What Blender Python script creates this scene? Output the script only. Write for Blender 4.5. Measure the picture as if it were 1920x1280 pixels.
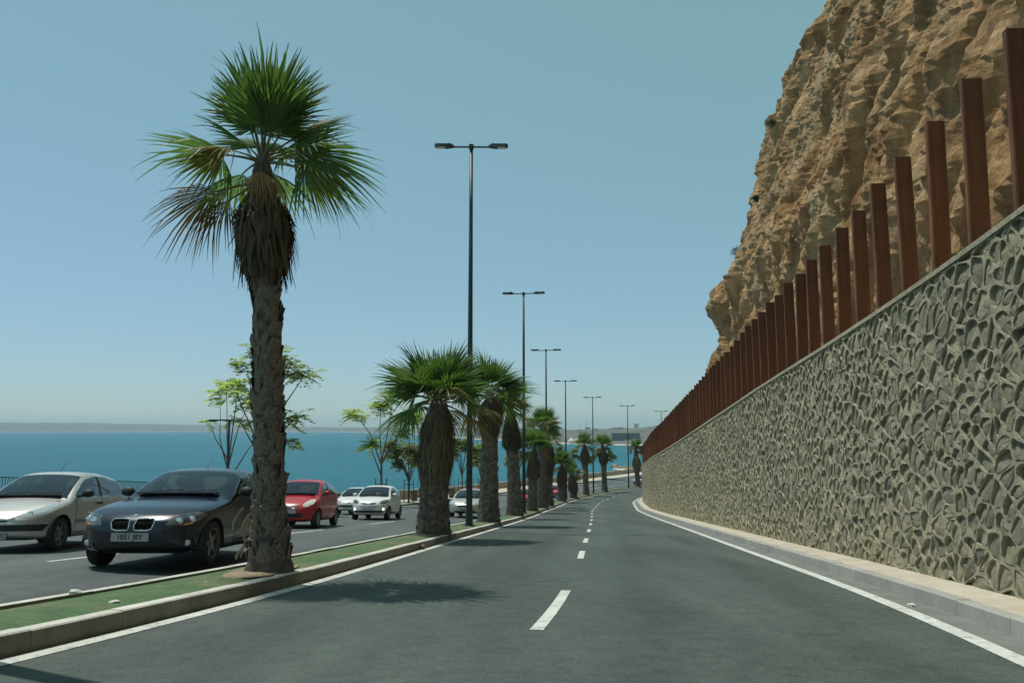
import bpy, bmesh, math, random
import numpy as np
from mathutils import Vector, Matrix

for o in list(bpy.data.objects): bpy.data.objects.remove(o, do_unlink=True)
scn = bpy.context.scene
col = scn.collection
R = math.radians
random.seed(7); rng = np.random.default_rng(7)

# ------------------------------------------------------------------ camera, sky, sun, exposure
CAMH = 1.12
cam_d = bpy.data.cameras.new('camera'); cam = bpy.data.objects.new('camera', cam_d); col.objects.link(cam)
cam_d.sensor_width = 36.0; cam_d.lens = 36.0 * 1450 / 1920
cam_d.clip_start = 0.05; cam_d.clip_end = 30000
cam.location = (0, 0, CAMH); cam.rotation_euler = (R(90 + 6.375), 0, 0)
scn.camera = cam
scn.render.resolution_x, scn.render.resolution_y = 1024, 682

SUN_EL, SUN_AZ = 69.5, -60.0           # azimuth measured from +Y (ahead) towards +X (right)
w = bpy.data.worlds.new('World'); scn.world = w; w.use_nodes = True
nt = w.node_tree; nt.nodes.clear()
sky = nt.nodes.new('ShaderNodeTexSky'); sky.sky_type = 'NISHITA'; sky.sun_disc = False
sky.sun_elevation = R(SUN_EL); sky.sun_rotation = R(SUN_AZ)
sky.air_density = 1.0; sky.dust_density = .25; sky.ozone_density = 1.0; sky.altitude = 20
tint = nt.nodes.new('ShaderNodeMix'); tint.data_type = 'RGBA'; tint.blend_type = 'MULTIPLY'
tint.inputs['Factor'].default_value = 1.0
tint.inputs['B'].default_value = (0.398, 0.38, 0.68, 1)
bg = nt.nodes.new('ShaderNodeBackground'); bg.inputs['Strength'].default_value = 0.105
wo = nt.nodes.new('ShaderNodeOutputWorld')
veil = nt.nodes.new('ShaderNodeMix'); veil.data_type = 'RGBA'; veil.blend_type = 'ADD'      # even milky summer haze over the whole sky
veil.inputs['Factor'].default_value = 1.0; veil.inputs['B'].default_value = (1.36, 2.75, 1.36, 1)
nt.links.new(sky.outputs[0], tint.inputs['A']); nt.links.new(tint.outputs['Result'], veil.inputs['A']); nt.links.new(veil.outputs['Result'], bg.inputs['Color'])
nt.links.new(bg.outputs[0], wo.inputs['Surface'])
sd = bpy.data.lights.new('sun', 'SUN'); so = bpy.data.objects.new('sun', sd); col.objects.link(so)
sd.energy = 3.5; sd.angle = R(0.53); sd.color = (1.0, 0.955, 0.86)
tosun = Vector((math.sin(R(SUN_AZ)) * math.cos(R(SUN_EL)), math.cos(R(SUN_AZ)) * math.cos(R(SUN_EL)), math.sin(R(SUN_EL))))
so.rotation_euler = (-tosun).to_track_quat('-Z', 'Y').to_euler()
so.location = (-40, 30, 90)
vs = scn.view_settings
vs.view_transform = 'Standard'; vs.look = 'None'; vs.gamma = 1.0; vs.exposure = 0.0; vs.use_curve_mapping = False

# ------------------------------------------------------------------ helpers
def tag(o, label=None, cat=None, group=None, kind=None):
    if label: o['label'] = label
    if cat: o['category'] = cat
    if group: o['group'] = group
    if kind: o['kind'] = kind
    return o
def empty(name, loc, rz=0):
    o = bpy.data.objects.new(name, None); col.objects.link(o)
    o.location = loc; o.rotation_euler = (0, 0, rz); o.empty_display_size = 0.3
    return o
def mk(name, verts, faces, mats, parent=None, smooth=False, midx=None):
    me = bpy.data.meshes.new(name)
    me.from_pydata([tuple(map(float, v)) for v in verts], [], [tuple(map(int, f)) for f in faces])
    if not isinstance(mats, (list, tuple)): mats = [mats]
    for m in mats: me.materials.append(m)
    if midx is not None: me.polygons.foreach_set('material_index', np.asarray(midx, dtype=np.int32))
    if smooth: me.polygons.foreach_set('use_smooth', np.ones(len(me.polygons), dtype=bool))
    me.update()
    o = bpy.data.objects.new(name, me); col.objects.link(o)
    if parent: o.parent = parent
    return o
class MB:
    """collects geometry for one mesh"""
    def __init__(s): s.v = []; s.f = []; s.m = []
    def add(s, v, f, m=0):
        n = len(s.v); s.v += [tuple(p) for p in v]; s.f += [tuple(i + n for i in q) for q in f]; s.m += [m] * len(f)
    def box(s, c, d, rz=0, m=0, taper=1.0):
        cx, cy, cz = c; hx, hy, hz = d[0] / 2, d[1] / 2, d[2] / 2
        ca, sa = math.cos(rz), math.sin(rz); v = []
        for k in (-1, 1):
            t = taper if k > 0 else 1
            for i, j in ((-1, -1), (1, -1), (1, 1), (-1, 1)):
                x, y = i * hx * t, j * hy * t
                v.append((cx + x * ca - y * sa, cy + x * sa + y * ca, cz + k * hz))
        s.add(v, [(3, 2, 1, 0), (4, 5, 6, 7), (0, 1, 5, 4), (1, 2, 6, 5), (2, 3, 7, 6), (3, 0, 4, 7)], m)
    def tube(s, pts, rad, n=8, m=0, cap=True):
        pts = [Vector(p) for p in pts]; rings = []
        if not isinstance(rad, (list, tuple, np.ndarray)): rad = [rad] * len(pts)
        up0 = None
        for i, p in enumerate(pts):
            t = (pts[min(i + 1, len(pts) - 1)] - pts[max(i - 1, 0)]).normalized()
            a = t.cross(Vector((0.13, 0.21, 1))) if abs(t.z) < .95 else t.cross(Vector((1, 0.1, 0)))
            if up0 is not None: a = up0 - t * up0.dot(t)
            a.normalize(); up0 = a; b = t.cross(a)
            rings.append([p + (a * math.cos(2 * math.pi * k / n) + b * math.sin(2 * math.pi * k / n)) * rad[i] for k in range(n)])
        v = [q for r in rings for q in r]; f = []
        for i in range(len(pts) - 1):
            for k in range(n):
                f.append((i * n + k, i * n + (k + 1) % n, (i + 1) * n + (k + 1) % n, (i + 1) * n + k))
        if cap: f += [tuple(range(n))[::-1], tuple((len(pts) - 1) * n + k for k in range(n))]
        s.add(v, f, m)
    def lathe(s, prof, n=24, axis='z', c=(0, 0, 0), m=0):
        v = []; f = []
        for (r, h) in prof:
            for k in range(n):
                a = 2 * math.pi * k / n; p = (r * math.cos(a), r * math.sin(a), h)
                if axis == 'y': p = (p[0], p[2], p[1])
                if axis == 'x': p = (p[2], p[0], p[1])
                v.append((p[0] + c[0], p[1] + c[1], p[2] + c[2]))
        for i in range(len(prof) - 1):
            for k in range(n): f.append((i * n + k, i * n + (k + 1) % n, (i + 1) * n + (k + 1) % n, (i + 1) * n + k))
        s.add(v, f, m)
    def build(s, name, mats, parent=None, smooth=False):
        return mk(name, s.v, s.f, mats, parent, smooth, s.m)
def copy_tree(o, parent=None):
    c = o.copy(); col.objects.link(c); c.parent = parent
    for ch in list(o.children): copy_tree(ch, c)
    return c
# value noise (vectorised, periodic hash)
def _h(i, j, k, s):
    n = (i * 374761393 + j * 668265263 + k * 2147483647 + s * 974634777) & 0xffffffff
    n = ((n ^ (n >> 13)) * 1274126177) & 0xffffffff
    return ((n ^ (n >> 16)) & 0xffff) / 65535.0
def vnoise(x, y, z=0.0, seed=0):
    x, y, z = np.broadcast_arrays(np.asarray(x, float), np.asarray(y, float), np.asarray(z, float))
    i, j, k = np.floor(x).astype(np.int64), np.floor(y).astype(np.int64), np.floor(z).astype(np.int64)
    fx, fy, fz = x - i, y - j, z - k
    fx, fy, fz = [t * t * (3 - 2 * t) for t in (fx, fy, fz)]
    r = 0
    for a in (0, 1):
        for b in (0, 1):
            for c in (0, 1):
                r = r + _h(i + a, j + b, k + c, seed) * (fx if a else 1 - fx) * (fy if b else 1 - fy) * (fz if c else 1 - fz)
    return r * 2 - 1
def fbm(x, y, z=0.0, seed=0, oct=4, gain=.5):
    t = 0; a = 1
    for o in range(oct):
        t = t + a * vnoise(np.asarray(x) * 2 ** o, np.asarray(y) * 2 ** o, np.asarray(z) * 2 ** o, seed + o); a *= gain
    return t

# ------------------------------------------------------------------ materials
def mat(name):
    m = bpy.data.materials.new(name); m.use_nodes = True
    return m, m.node_tree, m.node_tree.nodes['Principled BSDF']
def N(t, typ, **kw):
    n = t.nodes.new('ShaderNode' + typ)
    for k, v in kw.items():
        if k in n.inputs.keys() if isinstance(k, str) else False: n.inputs[k].default_value = v
        else: setattr(n, k, v)
    return n
def noise(t, scale, detail=4, rough=.55, vec=None, dist=0):
    n = N(t, 'TexNoise'); n.inputs['Scale'].default_value = scale; n.inputs['Detail'].default_value = detail
    n.inputs['Roughness'].default_value = rough; n.inputs['Distortion'].default_value = dist
    if vec is not None: t.links.new(vec, n.inputs['Vector'])
    return n.outputs['Fac']
def ramp(t, fac, stops):
    r = N(t, 'ValToRGB'); e = r.color_ramp.elements
    while len(e) < len(stops): e.new(0.5)
    for i, (p, c) in enumerate(stops):
        e[i].position = p; e[i].color = (*c, 1) if len(c) == 3 else c
    t.links.new(fac, r.inputs[0]); return r.outputs[0]
def mixc(t, fac, a, b, mode='MIX'):
    n = N(t, 'Mix', data_type='RGBA', blend_type=mode)
    for sck, v in (('Factor', fac), ('A', a), ('B', b)):
        if hasattr(v, 'links') or hasattr(v, 'is_linked'): t.links.new(v, n.inputs[sck])
        elif sck == 'Factor': n.inputs[sck].default_value = v
        else: n.inputs[sck].default_value = (*v, 1)
    return n.outputs['Result']
def bump(t, h, strength=.3, dist=.02):
    b = N(t, 'Bump'); b.inputs['Strength'].default_value = strength; b.inputs['Distance'].default_value = dist
    t.links.new(h, b.inputs['Height']); return b.outputs[0]
def objvec(t, scale=(1, 1, 1)):
    tc = N(t, 'TexCoord'); mp = N(t, 'Mapping'); mp.inputs['Scale'].default_value = scale
    t.links.new(tc.outputs['Object'], mp.inputs[0]); return mp.outputs[0]
def rand(t): return N(t, 'ObjectInfo').outputs['Random']
def simple(name, c, rough=.6, metal=0, var=0, nscale=6, b=0, bscale=40, spec=.5, coat=0):
    m, t, p = mat(name)
    p.inputs['Roughness'].default_value = rough; p.inputs['Metallic'].default_value = metal
    p.inputs['Specular IOR Level'].default_value = spec; p.inputs['Coat Weight'].default_value = coat
    if var:
        f = noise(t, nscale, 5, vec=objvec(t))
        t.links.new(ramp(t, f, [(.3, [x * (1 - var) for x in c]), (.7, [min(1, x * (1 + var)) for x in c])]), p.inputs['Base Color'])
    else: p.inputs['Base Color'].default_value = (*c, 1)
    if b: t.links.new(bump(t, noise(t, bscale, 6, vec=objvec(t)), b, .01), p.inputs['Normal'])
    return m

def asphalt(name, c0, c1, lane, lane0):
    m, t, p = mat(name); v = objvec(t)
    big = noise(t, .22, 5, .6, v, .6); vstretch = objvec(t, (1.1, .12, 1)); tr = noise(t, .8, 3, .5, vstretch)
    fine = noise(t, 55, 3, .7, v); grit = N(t, 'TexVoronoi'); grit.inputs['Scale'].default_value = 75; t.links.new(v, grit.inputs['Vector'])
    a = ramp(t, big, [(.3, c0), (.72, c1)])
    a = mixc(t, .45, a, ramp(t, tr, [(.35, [x * .75 for x in c0]), (.65, [x * 1.2 for x in c1])]))
    a = mixc(t, .75, a, ramp(t, fine, [(.25, (.5, .5, .5)), (.8, (1.5, 1.5, 1.48))]), 'MULTIPLY')
    a = mixc(t, .8, a, ramp(t, noise(t, 4.5, 7, .72, v), [(.3, (.72, .72, .72)), (.7, (1.25, 1.25, 1.24))]), 'MULTIPLY')
    a = mixc(t, .8, a, ramp(t, noise(t, 22, 4, .8, v), [(.3, (.72, .72, .72)), (.72, (1.3, 1.3, 1.3))]), 'MULTIPLY')
    # wheel tracks and oil along the lanes, from the lane coordinates of the carriageway
    uvn = N(t, 'UVMap', uv_map='lane'); sx = N(t, 'SeparateXYZ'); t.links.new(uvn.outputs[0], sx.inputs[0])
    md = N(t, 'Math', operation='MULTIPLY_ADD'); t.links.new(sx.outputs[0], md.inputs[0]); md.inputs[1].default_value = 1 / lane; md.inputs[2].default_value = 10 - lane0 / lane
    fr = N(t, 'Math', operation='FRACT'); t.links.new(md.outputs[0], fr.inputs[0])
    tk = ramp(t, fr.outputs[0], [(0, (1.1, 1.1, 1.1)), (.16, (1.04, 1.04, 1.04)), (.27, (.78, .78, .78)), (.38, (1.0, 1.0, 1.0)), (.5, (.9, .9, .9)), (.62, (1.0, 1.0, 1.0)), (.73, (.78, .78, .78)), (.84, (1.04, 1.04, 1.04)), (1, (1.1, 1.1, 1.1))])
    mpu = N(t, 'Mapping'); mpu.inputs['Scale'].default_value = (1.4, .16, 1); t.links.new(uvn.outputs[0], mpu.inputs[0])
    tn = ramp(t, noise(t, 1.0, 5, .6, mpu.outputs[0]), [(.3, (.15, .15, .15)), (.7, (1, 1, 1))])
    a = mixc(t, tn, a, mixc(t, 1, a, tk, 'MULTIPLY'))
    vo = N(t, 'TexVoronoi', feature='DISTANCE_TO_EDGE'); vo.inputs['Scale'].default_value = .32
    nd = N(t, 'TexNoise'); nd.inputs['Scale'].default_value = 1.6; nd.inputs['Detail'].default_value = 6; t.links.new(v, nd.inputs['Vector'])
    vm = N(t, 'VectorMath', operation='MULTIPLY_ADD'); t.links.new(nd.outputs['Color'], vm.inputs[0]); vm.inputs[1].default_value = (.9, .9, .9); t.links.new(v, vm.inputs[2]); t.links.new(vm.outputs[0], vo.inputs['Vector'])
    ck = ramp(t, vo.outputs['Distance'], [(0, (.7, .7, .7)), (.006, (.35, .35, .35)), (.011, (0, 0, 0))])
    ck = mixc(t, 1, ck, ramp(t, noise(t, .16, 2, .5, v), [(.5, (0, 0, 0)), (.62, (1, 1, 1))]), 'MULTIPLY')
    a = mixc(t, ck, a, [x * .35 for x in c0])
    # dark spots and tar patches
    sp = noise(t, 1.3, 6, .7, v); a = mixc(t, ramp(t, sp, [(.68, (0, 0, 0)), (.75, (.55, .55, .55))]), a, [x * .6 for x in c0])
    t.links.new(a, p.inputs['Base Color'])
    p.inputs['Roughness'].default_value = .78; p.inputs['Specular IOR Level'].default_value = .35
    t.links.new(bump(t, grit.outputs['Distance'], .5, .006), p.inputs['Normal'])
    return m
M = {}
M['asphalt'] = asphalt('asphalt', (.056, .073, .064), (.082, .103, .091), 3.5, .1)
M['asphalt_far'] = asphalt('asphalt_far', (.078, .092, .094), (.106, .122, .124), 3.3, -1.24)
def paint_line():
    m, t, p = mat('road_paint'); v = objvec(t)
    wear = ramp(t, noise(t, 9, 8, .75, v), [(.36, (0, 0, 0)), (.47, (1, 1, 1))])
    dirt = ramp(t, noise(t, 1.7, 5, .6, v), [(.3, (.50, .52, .48)), (.7, (.66, .68, .63))])
    t.links.new(mixc(t, wear, (.25, .26, .25), dirt), p.inputs['Base Color']); p.inputs['Roughness'].default_value = .7
    t.links.new(bump(t, noise(t, 90, 3, vec=v), .3, .004), p.inputs['Normal']); return m
M['line'] = paint_line()
def concrete(name, c, dirtc, amt=.5):
    m, t, p = mat(name); v = objvec(t)
    f = noise(t, 2.2, 7, .65, v); g = noise(t, 38, 5, .7, v)
    a = ramp(t, f, [(.32, dirtc), (.62, c)]); a = mixc(t, .5, a, ramp(t, g, [(.25, (.6, .6, .6)), (.75, (1.3, 1.3, 1.3))]), 'MULTIPLY')
    r = rand(t); a = mixc(t, .6, a, ramp(t, r, [(0, (.84, .84, .84)), (1, (1.12, 1.12, 1.1))]), 'MULTIPLY')
    t.links.new(a, p.inputs['Base Color']); p.inputs['Roughness'].default_value = .85
    t.links.new(bump(t, g, .35, .008), p.inputs['Normal']); return m
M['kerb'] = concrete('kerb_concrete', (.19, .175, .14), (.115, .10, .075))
M['kerb_top'] = concrete('kerb_top_pale', (.62, .61, .55), (.46, .45, .39))  # top faces of the median kerb stones, coloured paler than the sides
M['kerb_r'] = concrete('kerb_grey_concrete', (.40, .395, .36), (.32, .31, .28))
M['gutter'] = concrete('gutter_concrete', (.20, .205, .19), (.14, .145, .13))
M['footway'] = concrete('sandy_footway', (.56, .50, .40), (.43, .37, .285))
M['promenade'] = concrete('promenade_paving', (.54, .49, .41), (.44, .39, .32))
M['parapet'] = concrete('parapet_render', (.42, .35, .24), (.33, .275, .19))
M['cap'] = concrete('parapet_cap', (.50, .47, .40), (.42, .39, .33))
def grass_mat():
    m, t, p = mat('turf'); v = objvec(t)
    a = ramp(t, noise(t, 2.6, 6, .65, v), [(.25, (.058, .125, .05)), (.6, (.09, .168, .072)), (.85, (.16, .18, .095))])
    dry = ramp(t, noise(t, .75, 4, .6, v), [(.47, (0, 0, 0)), (.70, (.8, .8, .8))])
    a = mixc(t, dry, a, (.21, .185, .11))
    a = mixc(t, .9, a, ramp(t, noise(t, 11, 6, .7, v), [(.3, (.55, .6, .55)), (.7, (1.4, 1.3, 1.3))]), 'MULTIPLY')
    a = mixc(t, .8, a, ramp(t, noise(t, 120, 3, .7, v), [(.25, (.55, .55, .55)), (.8, (1.4, 1.4, 1.35))]), 'MULTIPLY')
    t.links.new(a, p.inputs['Base Color']); p.inputs['Roughness'].default_value = .9
    t.links.new(bump(t, noise(t, 160, 2, vec=v), .6, .015), p.inputs['Normal']); return m
M['turf'] = grass_mat()
M['soil'] = simple('dry_soil', (.27, .21, .14), .95, var=.35, nscale=14, b=.6, bscale=60)
def leafmat(name, c, trans=.35, var=.35, rough=.45, spec=.4):
    m = bpy.data.materials.new(name); m.use_nodes = True; t = m.node_tree; t.nodes.clear()
    r = rand(t); v = objvec(t); nz = noise(t, 3.0, 3, .6, v)
    k = N(t, 'Math', operation='ADD'); t.links.new(r, k.inputs[0]); t.links.new(nz, k.inputs[1])
    kk = N(t, 'Math', operation='MULTIPLY'); t.links.new(k.outputs[0], kk.inputs[0]); kk.inputs[1].default_value = .5
    cc = ramp(t, kk.outputs[0], [(.2, [x * (1 - var) for x in c]), (.8, [x * (1 + var) for x in c])])
    d = N(t, 'BsdfPrincipled'); d.inputs['Roughness'].default_value = rough; d.inputs['Specular IOR Level'].default_value = spec
    tr = N(t, 'BsdfTranslucent'); mx = N(t, 'MixShader'); mx.inputs[0].default_value = trans
    o = N(t, 'OutputMaterial')
    t.links.new(cc, d.inputs['Base Color']); t.links.new(mixc(t, 1, cc, (1.2, 1.35, .6), 'MULTIPLY'), tr.inputs['Color'])
    t.links.new(d.outputs[0], mx.inputs[1]); t.links.new(tr.outputs[0], mx.inputs[2]); t.links.new(mx.outputs[0], o.inputs[0])
    return m
M['frond'] = leafmat('palm_frond_green', (.098, .172, .055), .42)
M['frond_y'] = leafmat('palm_frond_yellowing', (.23, .215, .06), .3)
M['frond_b'] = leafmat('palm_frond_dry', (.25, .155, .065), .22)
M['petiole'] = simple('palm_petiole', (.14, .14, .055), .5, var=.3)
M['skirt'] = leafmat('palm_dead_skirt', (.17, .138, .098), .15, .55, .8, .2)
M['boot'] = simple('palm_leaf_base', (.165, .14, .115), .9, var=.45, nscale=5, b=.6, bscale=30)
M['trunk'] = simple('palm_trunk', (.095, .08, .068), .95, var=.4, nscale=9, b=.8, bscale=25)
M['peel'] = simple('peeled_fibre', (.40, .34, .26), .9, var=.25)
M['bark'] = simple('tree_bark', (.13, .105, .085), .9, var=.3, b=.5, bscale=30)
M['leaf_l'] = leafmat('feathery_leaf_light', (.40, .46, .19), .66)
M['leaf_d'] = leafmat('feathery_leaf_dark', (.24, .31, .12), .58)
M['leaf_o'] = leafmat('olive_leaf', (.23, .25, .14), .55)
M['shrub'] = leafmat('shrub_leaf', (.045, .075, .03), .25)
M['wood'] = simple('stake_wood', (.12, .09, .06), .9, var=.3)
M['pole'] = simple('painted_steel_pole', (.022, .040, .048), .45, var=.2, nscale=3, spec=.45)
M['lamp_glass'] = simple('lamp_lens', (.62, .64, .60), .25)
def rust():
    m, t, p = mat('weathering_steel'); v = objvec(t); vs_ = objvec(t, (7, 7, .7))
    a = ramp(t, noise(t, 1.6, 7, .65, v), [(.25, (.085, .032, .014)), (.5, (.17, .066, .028)), (.72, (.27, .115, .045)), (.85, (.33, .16, .07))])
    a = mixc(t, .85, a, ramp(t, noise(t, 1.6, 6, .7, vs_), [(.3, (.5, .45, .42)), (.7, (1.4, 1.3, 1.2))]), 'MULTIPLY')
    a = mixc(t, .8, a, ramp(t, rand(t), [(0, (.72, .7, .68)), (1, (1.2, 1.16, 1.1))]), 'MULTIPLY')
    t.links.new(a, p.inputs['Base Color']); p.inputs['Roughness'].default_value = .82
    t.links.new(bump(t, noise(t, 60, 5, vec=v), .3, .004), p.inputs['Normal']); return m
M['rust'] = rust()
def stonemat(name, cs, mult=1):
    m, t, p = mat(name); v = objvec(t)
    g = N(t, 'NewGeometry').outputs['Random Per Island'] if name != 'wall_stone' else rand(t)
    gi = N(t, 'NewGeometry').outputs['Random Per Island']
    k = N(t, 'Math', operation='ADD'); t.links.new(rand(t), k.inputs[0]); t.links.new(gi, k.inputs[1])
    kf = N(t, 'Math', operation='FRACT'); t.links.new(k.outputs[0], kf.inputs[0])
    a = ramp(t, kf.outputs[0], [(i / (len(cs) - 1), c) for i, c in enumerate(cs)])
    a = mixc(t, .75, a, ramp(t, noise(t, 9, 8, .75, v), [(.25, (.38, .38, .38)), (.75, (1.55, 1.52, 1.45))]), 'MULTIPLY')
    a = mixc(t, .5, a, ramp(t, noise(t, .45, 4, .6, v), [(.3, (.75, .78, .78)), (.7, (1.2, 1.17, 1.1))]), 'MULTIPLY')
    t.links.new(a, p.inputs['Base Color']); p.inputs['Roughness'].default_value = .9
    a = mixc(t, .6, a, ramp(t, noise(t, 34, 5, .75, v), [(.3, (.55, .55, .55)), (.68, (1.35, 1.34, 1.3))]), 'MULTIPLY')
    t.links.new(a, p.inputs['Base Color'])
    t.links.new(bump(t, noise(t, 26, 9, .75, v), 1.0, .035), p.inputs['Normal']); return m
M['stone'] = stonemat('wall_stone', [(.18, .175, .13), (.31, .285, .205), (.235, .23, .17), (.41, .355, .25), (.28, .265, .195), (.46, .41, .295)])
M['mortar'] = stonemat('wall_mortar', [(.45, .415, .30), (.45, .415, .30)])
def rockmat():
    m, t, p = mat('cliff_rock'); v = objvec(t); vv = objvec(t, (1, 1, .22))
    a = ramp(t, noise(t, .35, 8, .68, v, .8), [(.28, (.24, .125, .052)), (.44, (.41, .245, .115)), (.6, (.55, .365, .195)), (.78, (.67, .51, .315))])
    s = ramp(t, noise(t, .7, 8, .66, vv, 1.0), [(.36, (.52, .49, .46)), (.5, (.94, .94, .94)), (.64, (1.5, 1.5, 1.45))])
    a = mixc(t, .72, a, s, 'MULTIPLY')
    gr = ramp(t, noise(t, .3, 5, .6, vv, .5), [(.52, (0, 0, 0)), (.66, (.65, .65, .65))])
    a = mixc(t, gr, a, (.50, .42, .26))
    a = mixc(t, .6, a, ramp(t, noise(t, 4.5, 6, .7, v), [(.25, (.55, .52, .5)), (.75, (1.35, 1.33, 1.3))]), 'MULTIPLY')
    t.links.new(a, p.inputs['Base Color']); p.inputs['Roughness'].default_value = .95; p.inputs['Specular IOR Level'].default_value = .2
    t.links.new(bump(t, noise(t, 2.6, 10, .72, v), 1.0, .35), p.inputs['Normal']); return m
M['rock'] = rockmat()
M['rubble'] = simple('rubble_soil', (.27, .20, .13), .95, var=.4, nscale=2, b=.8, bscale=12)
def watermat():
    m, t, p = mat('sea_water'); v = objvec(t, (1, 1, 1))
    a = ramp(t, noise(t, .004, 4, .55, objvec(t, (.6, 1, 1)), .5), [(.3, (.003, .102, .168)), (.7, (.005, .150, .184))])
    a = mixc(t, .5, a, ramp(t, noise(t, .03, 7, .68, objvec(t, (.35, 1.6, 1))), [(.32, (.66, .72, .80)), (.7, (1.28, 1.22, 1.14))]), 'MULTIPLY')
    t.links.new(a, p.inputs['Base Color']); p.inputs['Roughness'].default_value = .35; p.inputs['IOR'].default_value = 1.33
    p.inputs['Specular IOR Level'].default_value = .16
    t.links.new(bump(t, noise(t, .35, 8, .7, objvec(t, (.6, 1.4, 1))), .9, 1.2), p.inputs['Normal']); return m
M['sea'] = watermat()
def hillmat():
    m, t, p = mat('far_land'); v = objvec(t)
    a = ramp(t, noise(t, .012, 8, .7, v), [(.3, (.06, .075, .06)), (.5, (.11, .115, .10)), (.68, (.15, .15, .14)), (.8, (.28, .27, .25))])
    t.links.new(a, p.inputs['Base Color']); p.inputs['Roughness'].default_value = .95; return m
M['hill'] = hillmat()
M['beach'] = simple('pale_shore', (.5, .44, .34), .95, var=.2, nscale=.05)
M['white'] = simple('white_render', (.72, .70, .66), .8)
M['ochre'] = simple('ochre_render', (.45, .34, .22), .8)
M['block'] = simple('block_concrete', (.23, .25, .24), .8)
M['darkwin'] = simple('far_window', (.035, .05, .055), .3)
M['foam'] = simple('foam', (.75, .78, .78), .8)
M['paper'] = simple('litter_paper', (.62, .6, .55), .9, var=.2)
M['orange'] = simple('sign_orange', (.55, .16, .05), .5)
M['sign_back'] = simple('sign_grey', (.3, .31, .31), .5)
M['panel_face'] = simple('panel_face', (.55, .62, .5), .4)
# cars
def carpaint(name, c, metal=0, rough=.28):
    m, t, p = mat(name)
    a = mixc(t, .35, c, ramp(t, noise(t, 3.5, 5, .6, objvec(t)), [(.3, [x * .82 for x in c]), (.7, [x * 1.05 for x in c])]))
    t.links.new(a, p.inputs['Base Color']); p.inputs['Metallic'].default_value = metal; p.inputs['Roughness'].default_value = rough
    p.inputs['Coat Weight'].default_value = .35; p.inputs['Coat Roughness'].default_value = .06; return m
M['silver'] = carpaint('paint_silver', (.52, .51, .475), .55, .38)
M['navy'] = carpaint('paint_navy', (.003, .008, .022), .0, .24)
M['red'] = carpaint('paint_red', (.42, .018, .028), 0, .3)
M['whitep'] = carpaint('paint_white', (.72, .73, .71), 0, .3)
M['silverb'] = carpaint('paint_silver_blue', (.42, .46, .50), .5, .35)
M['redd'] = carpaint('paint_bright_red', (.55, .02, .02), 0, .3)
M['tyre'] = simple('tyre_rubber', (.022, .022, .022), .85)
M['rim'] = simple('alloy_rim', (.38, .38, .37), .35, .7)
M['rim_d'] = simple('dark_rim', (.16, .16, .16), .4, .6)
M['plastic'] = simple('black_plastic', (.018, .019, .02), .55)
M['inner'] = simple('interior_dark', (.025, .025, .026), .8)
M['seat'] = simple('seat_cloth', (.05, .05, .052), .9)
M['chrome'] = simple('chrome', (.78, .78, .78), .08, 1.0)
M['lens'] = simple('headlight_lens', (.55, .57, .57), .08, .35, spec=.8, coat=1)
M['lens_d'] = simple('headlight_dark', (.10, .11, .11), .1, .3, spec=.8, coat=1)
M['amber'] = simple('amber_lens', (.7, .26, .03), .2)
M['plate'] = simple('number_plate', (.42, .43, .42), .6)
M['ink'] = simple('plate_ink', (.02, .02, .022), .6)
M['cloth'] = simple('dark_cloth', (.05, .055, .07), .9)
M['skin'] = simple('skin', (.40, .25, .18), .6)
def glassmat(name, tintc, k):
    m = bpy.data.materials.new(name); m.use_nodes = True; t = m.node_tree; t.nodes.clear()
    tr = N(t, 'BsdfTransparent'); tr.inputs[0].default_value = (*tintc, 1); g = N(t, 'BsdfGlossy'); g.inputs['Roughness'].default_value = .03
    g.inputs['Color'].default_value = (.95, .97, 1, 1)
    fr = N(t, 'Fresnel'); fr.inputs['IOR'].default_value = 1.5
    ma = N(t, 'Math', operation='MULTIPLY_ADD'); t.links.new(fr.outputs[0], ma.inputs[0]); ma.inputs[1].default_value = 1.2; ma.inputs[2].default_value = k
    mx = N(t, 'MixShader'); o = N(t, 'OutputMaterial'); t.links.new(ma.outputs[0], mx.inputs[0])
    t.links.new(tr.outputs[0], mx.inputs[1]); t.links.new(g.outputs[0], mx.inputs[2]); t.links.new(mx.outputs[0], o.inputs[0]); return m
M['glass'] = glassmat('car_glass', (.74, .80, .79), .05)
M['fog'] = simple('lit_fog_lamp', (.9, .8, .6), .3)
_e = M['fog'].node_tree.nodes['Principled BSDF']; _e.inputs['Emission Color'].default_value = (1, .82, .55, 1); _e.inputs['Emission Strength'].default_value = 2.2

# ------------------------------------------------------------------ road geometry: reference = foot of the median kerb
KN = np.array([(-30, -14.6), (-10, -8.0), (0, -4.9), (5.6, -3.6), (8, -3.12), (10.5, -2.76), (14, -2.38), (18, -1.95), (26, -1.05),
               (34.5, -.12), (45, .98), (61, 2.65), (85, 5.95), (96, 8.25), (108, 11.5), (120, 15.9), (130, 20.7), (150, 30.0), (180, 45), (230, 72)], float)
ZK = np.array([(-40, 3.5), (0, 0), (10, -.88), (25, -2.2), (45, -3.95), (65, -5.55), (85, -6.85), (105, -7.9), (125, -8.6), (150, -9.2), (190, -9.8), (260, -10.2)], float)
_Y = np.arange(-30, 230.01, .5); _X = np.interp(_Y, KN[:, 0], KN[:, 1])
def _smooth(a, n):
    k = np.ones(n) / n; p = n // 2
    b = np.concatenate([a[0] + (a[1] - a[0]) * np.arange(-p, 0), a, a[-1] + (a[-1] - a[-2]) * np.arange(1, p + 1)])
    return np.convolve(b, k, 'valid')
for n_ in (9, 9): _X = _smooth(_X, n_)
_Z = np.interp(_Y, ZK[:, 0], ZK[:, 1])
for n_ in (21, 21): _Z = _smooth(_Z, n_)
_S = np.concatenate([[0], np.cumsum(np.hypot(np.diff(_X), np.diff(_Y)))])
_S -= np.interp(0, _Y, _S)
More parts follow.
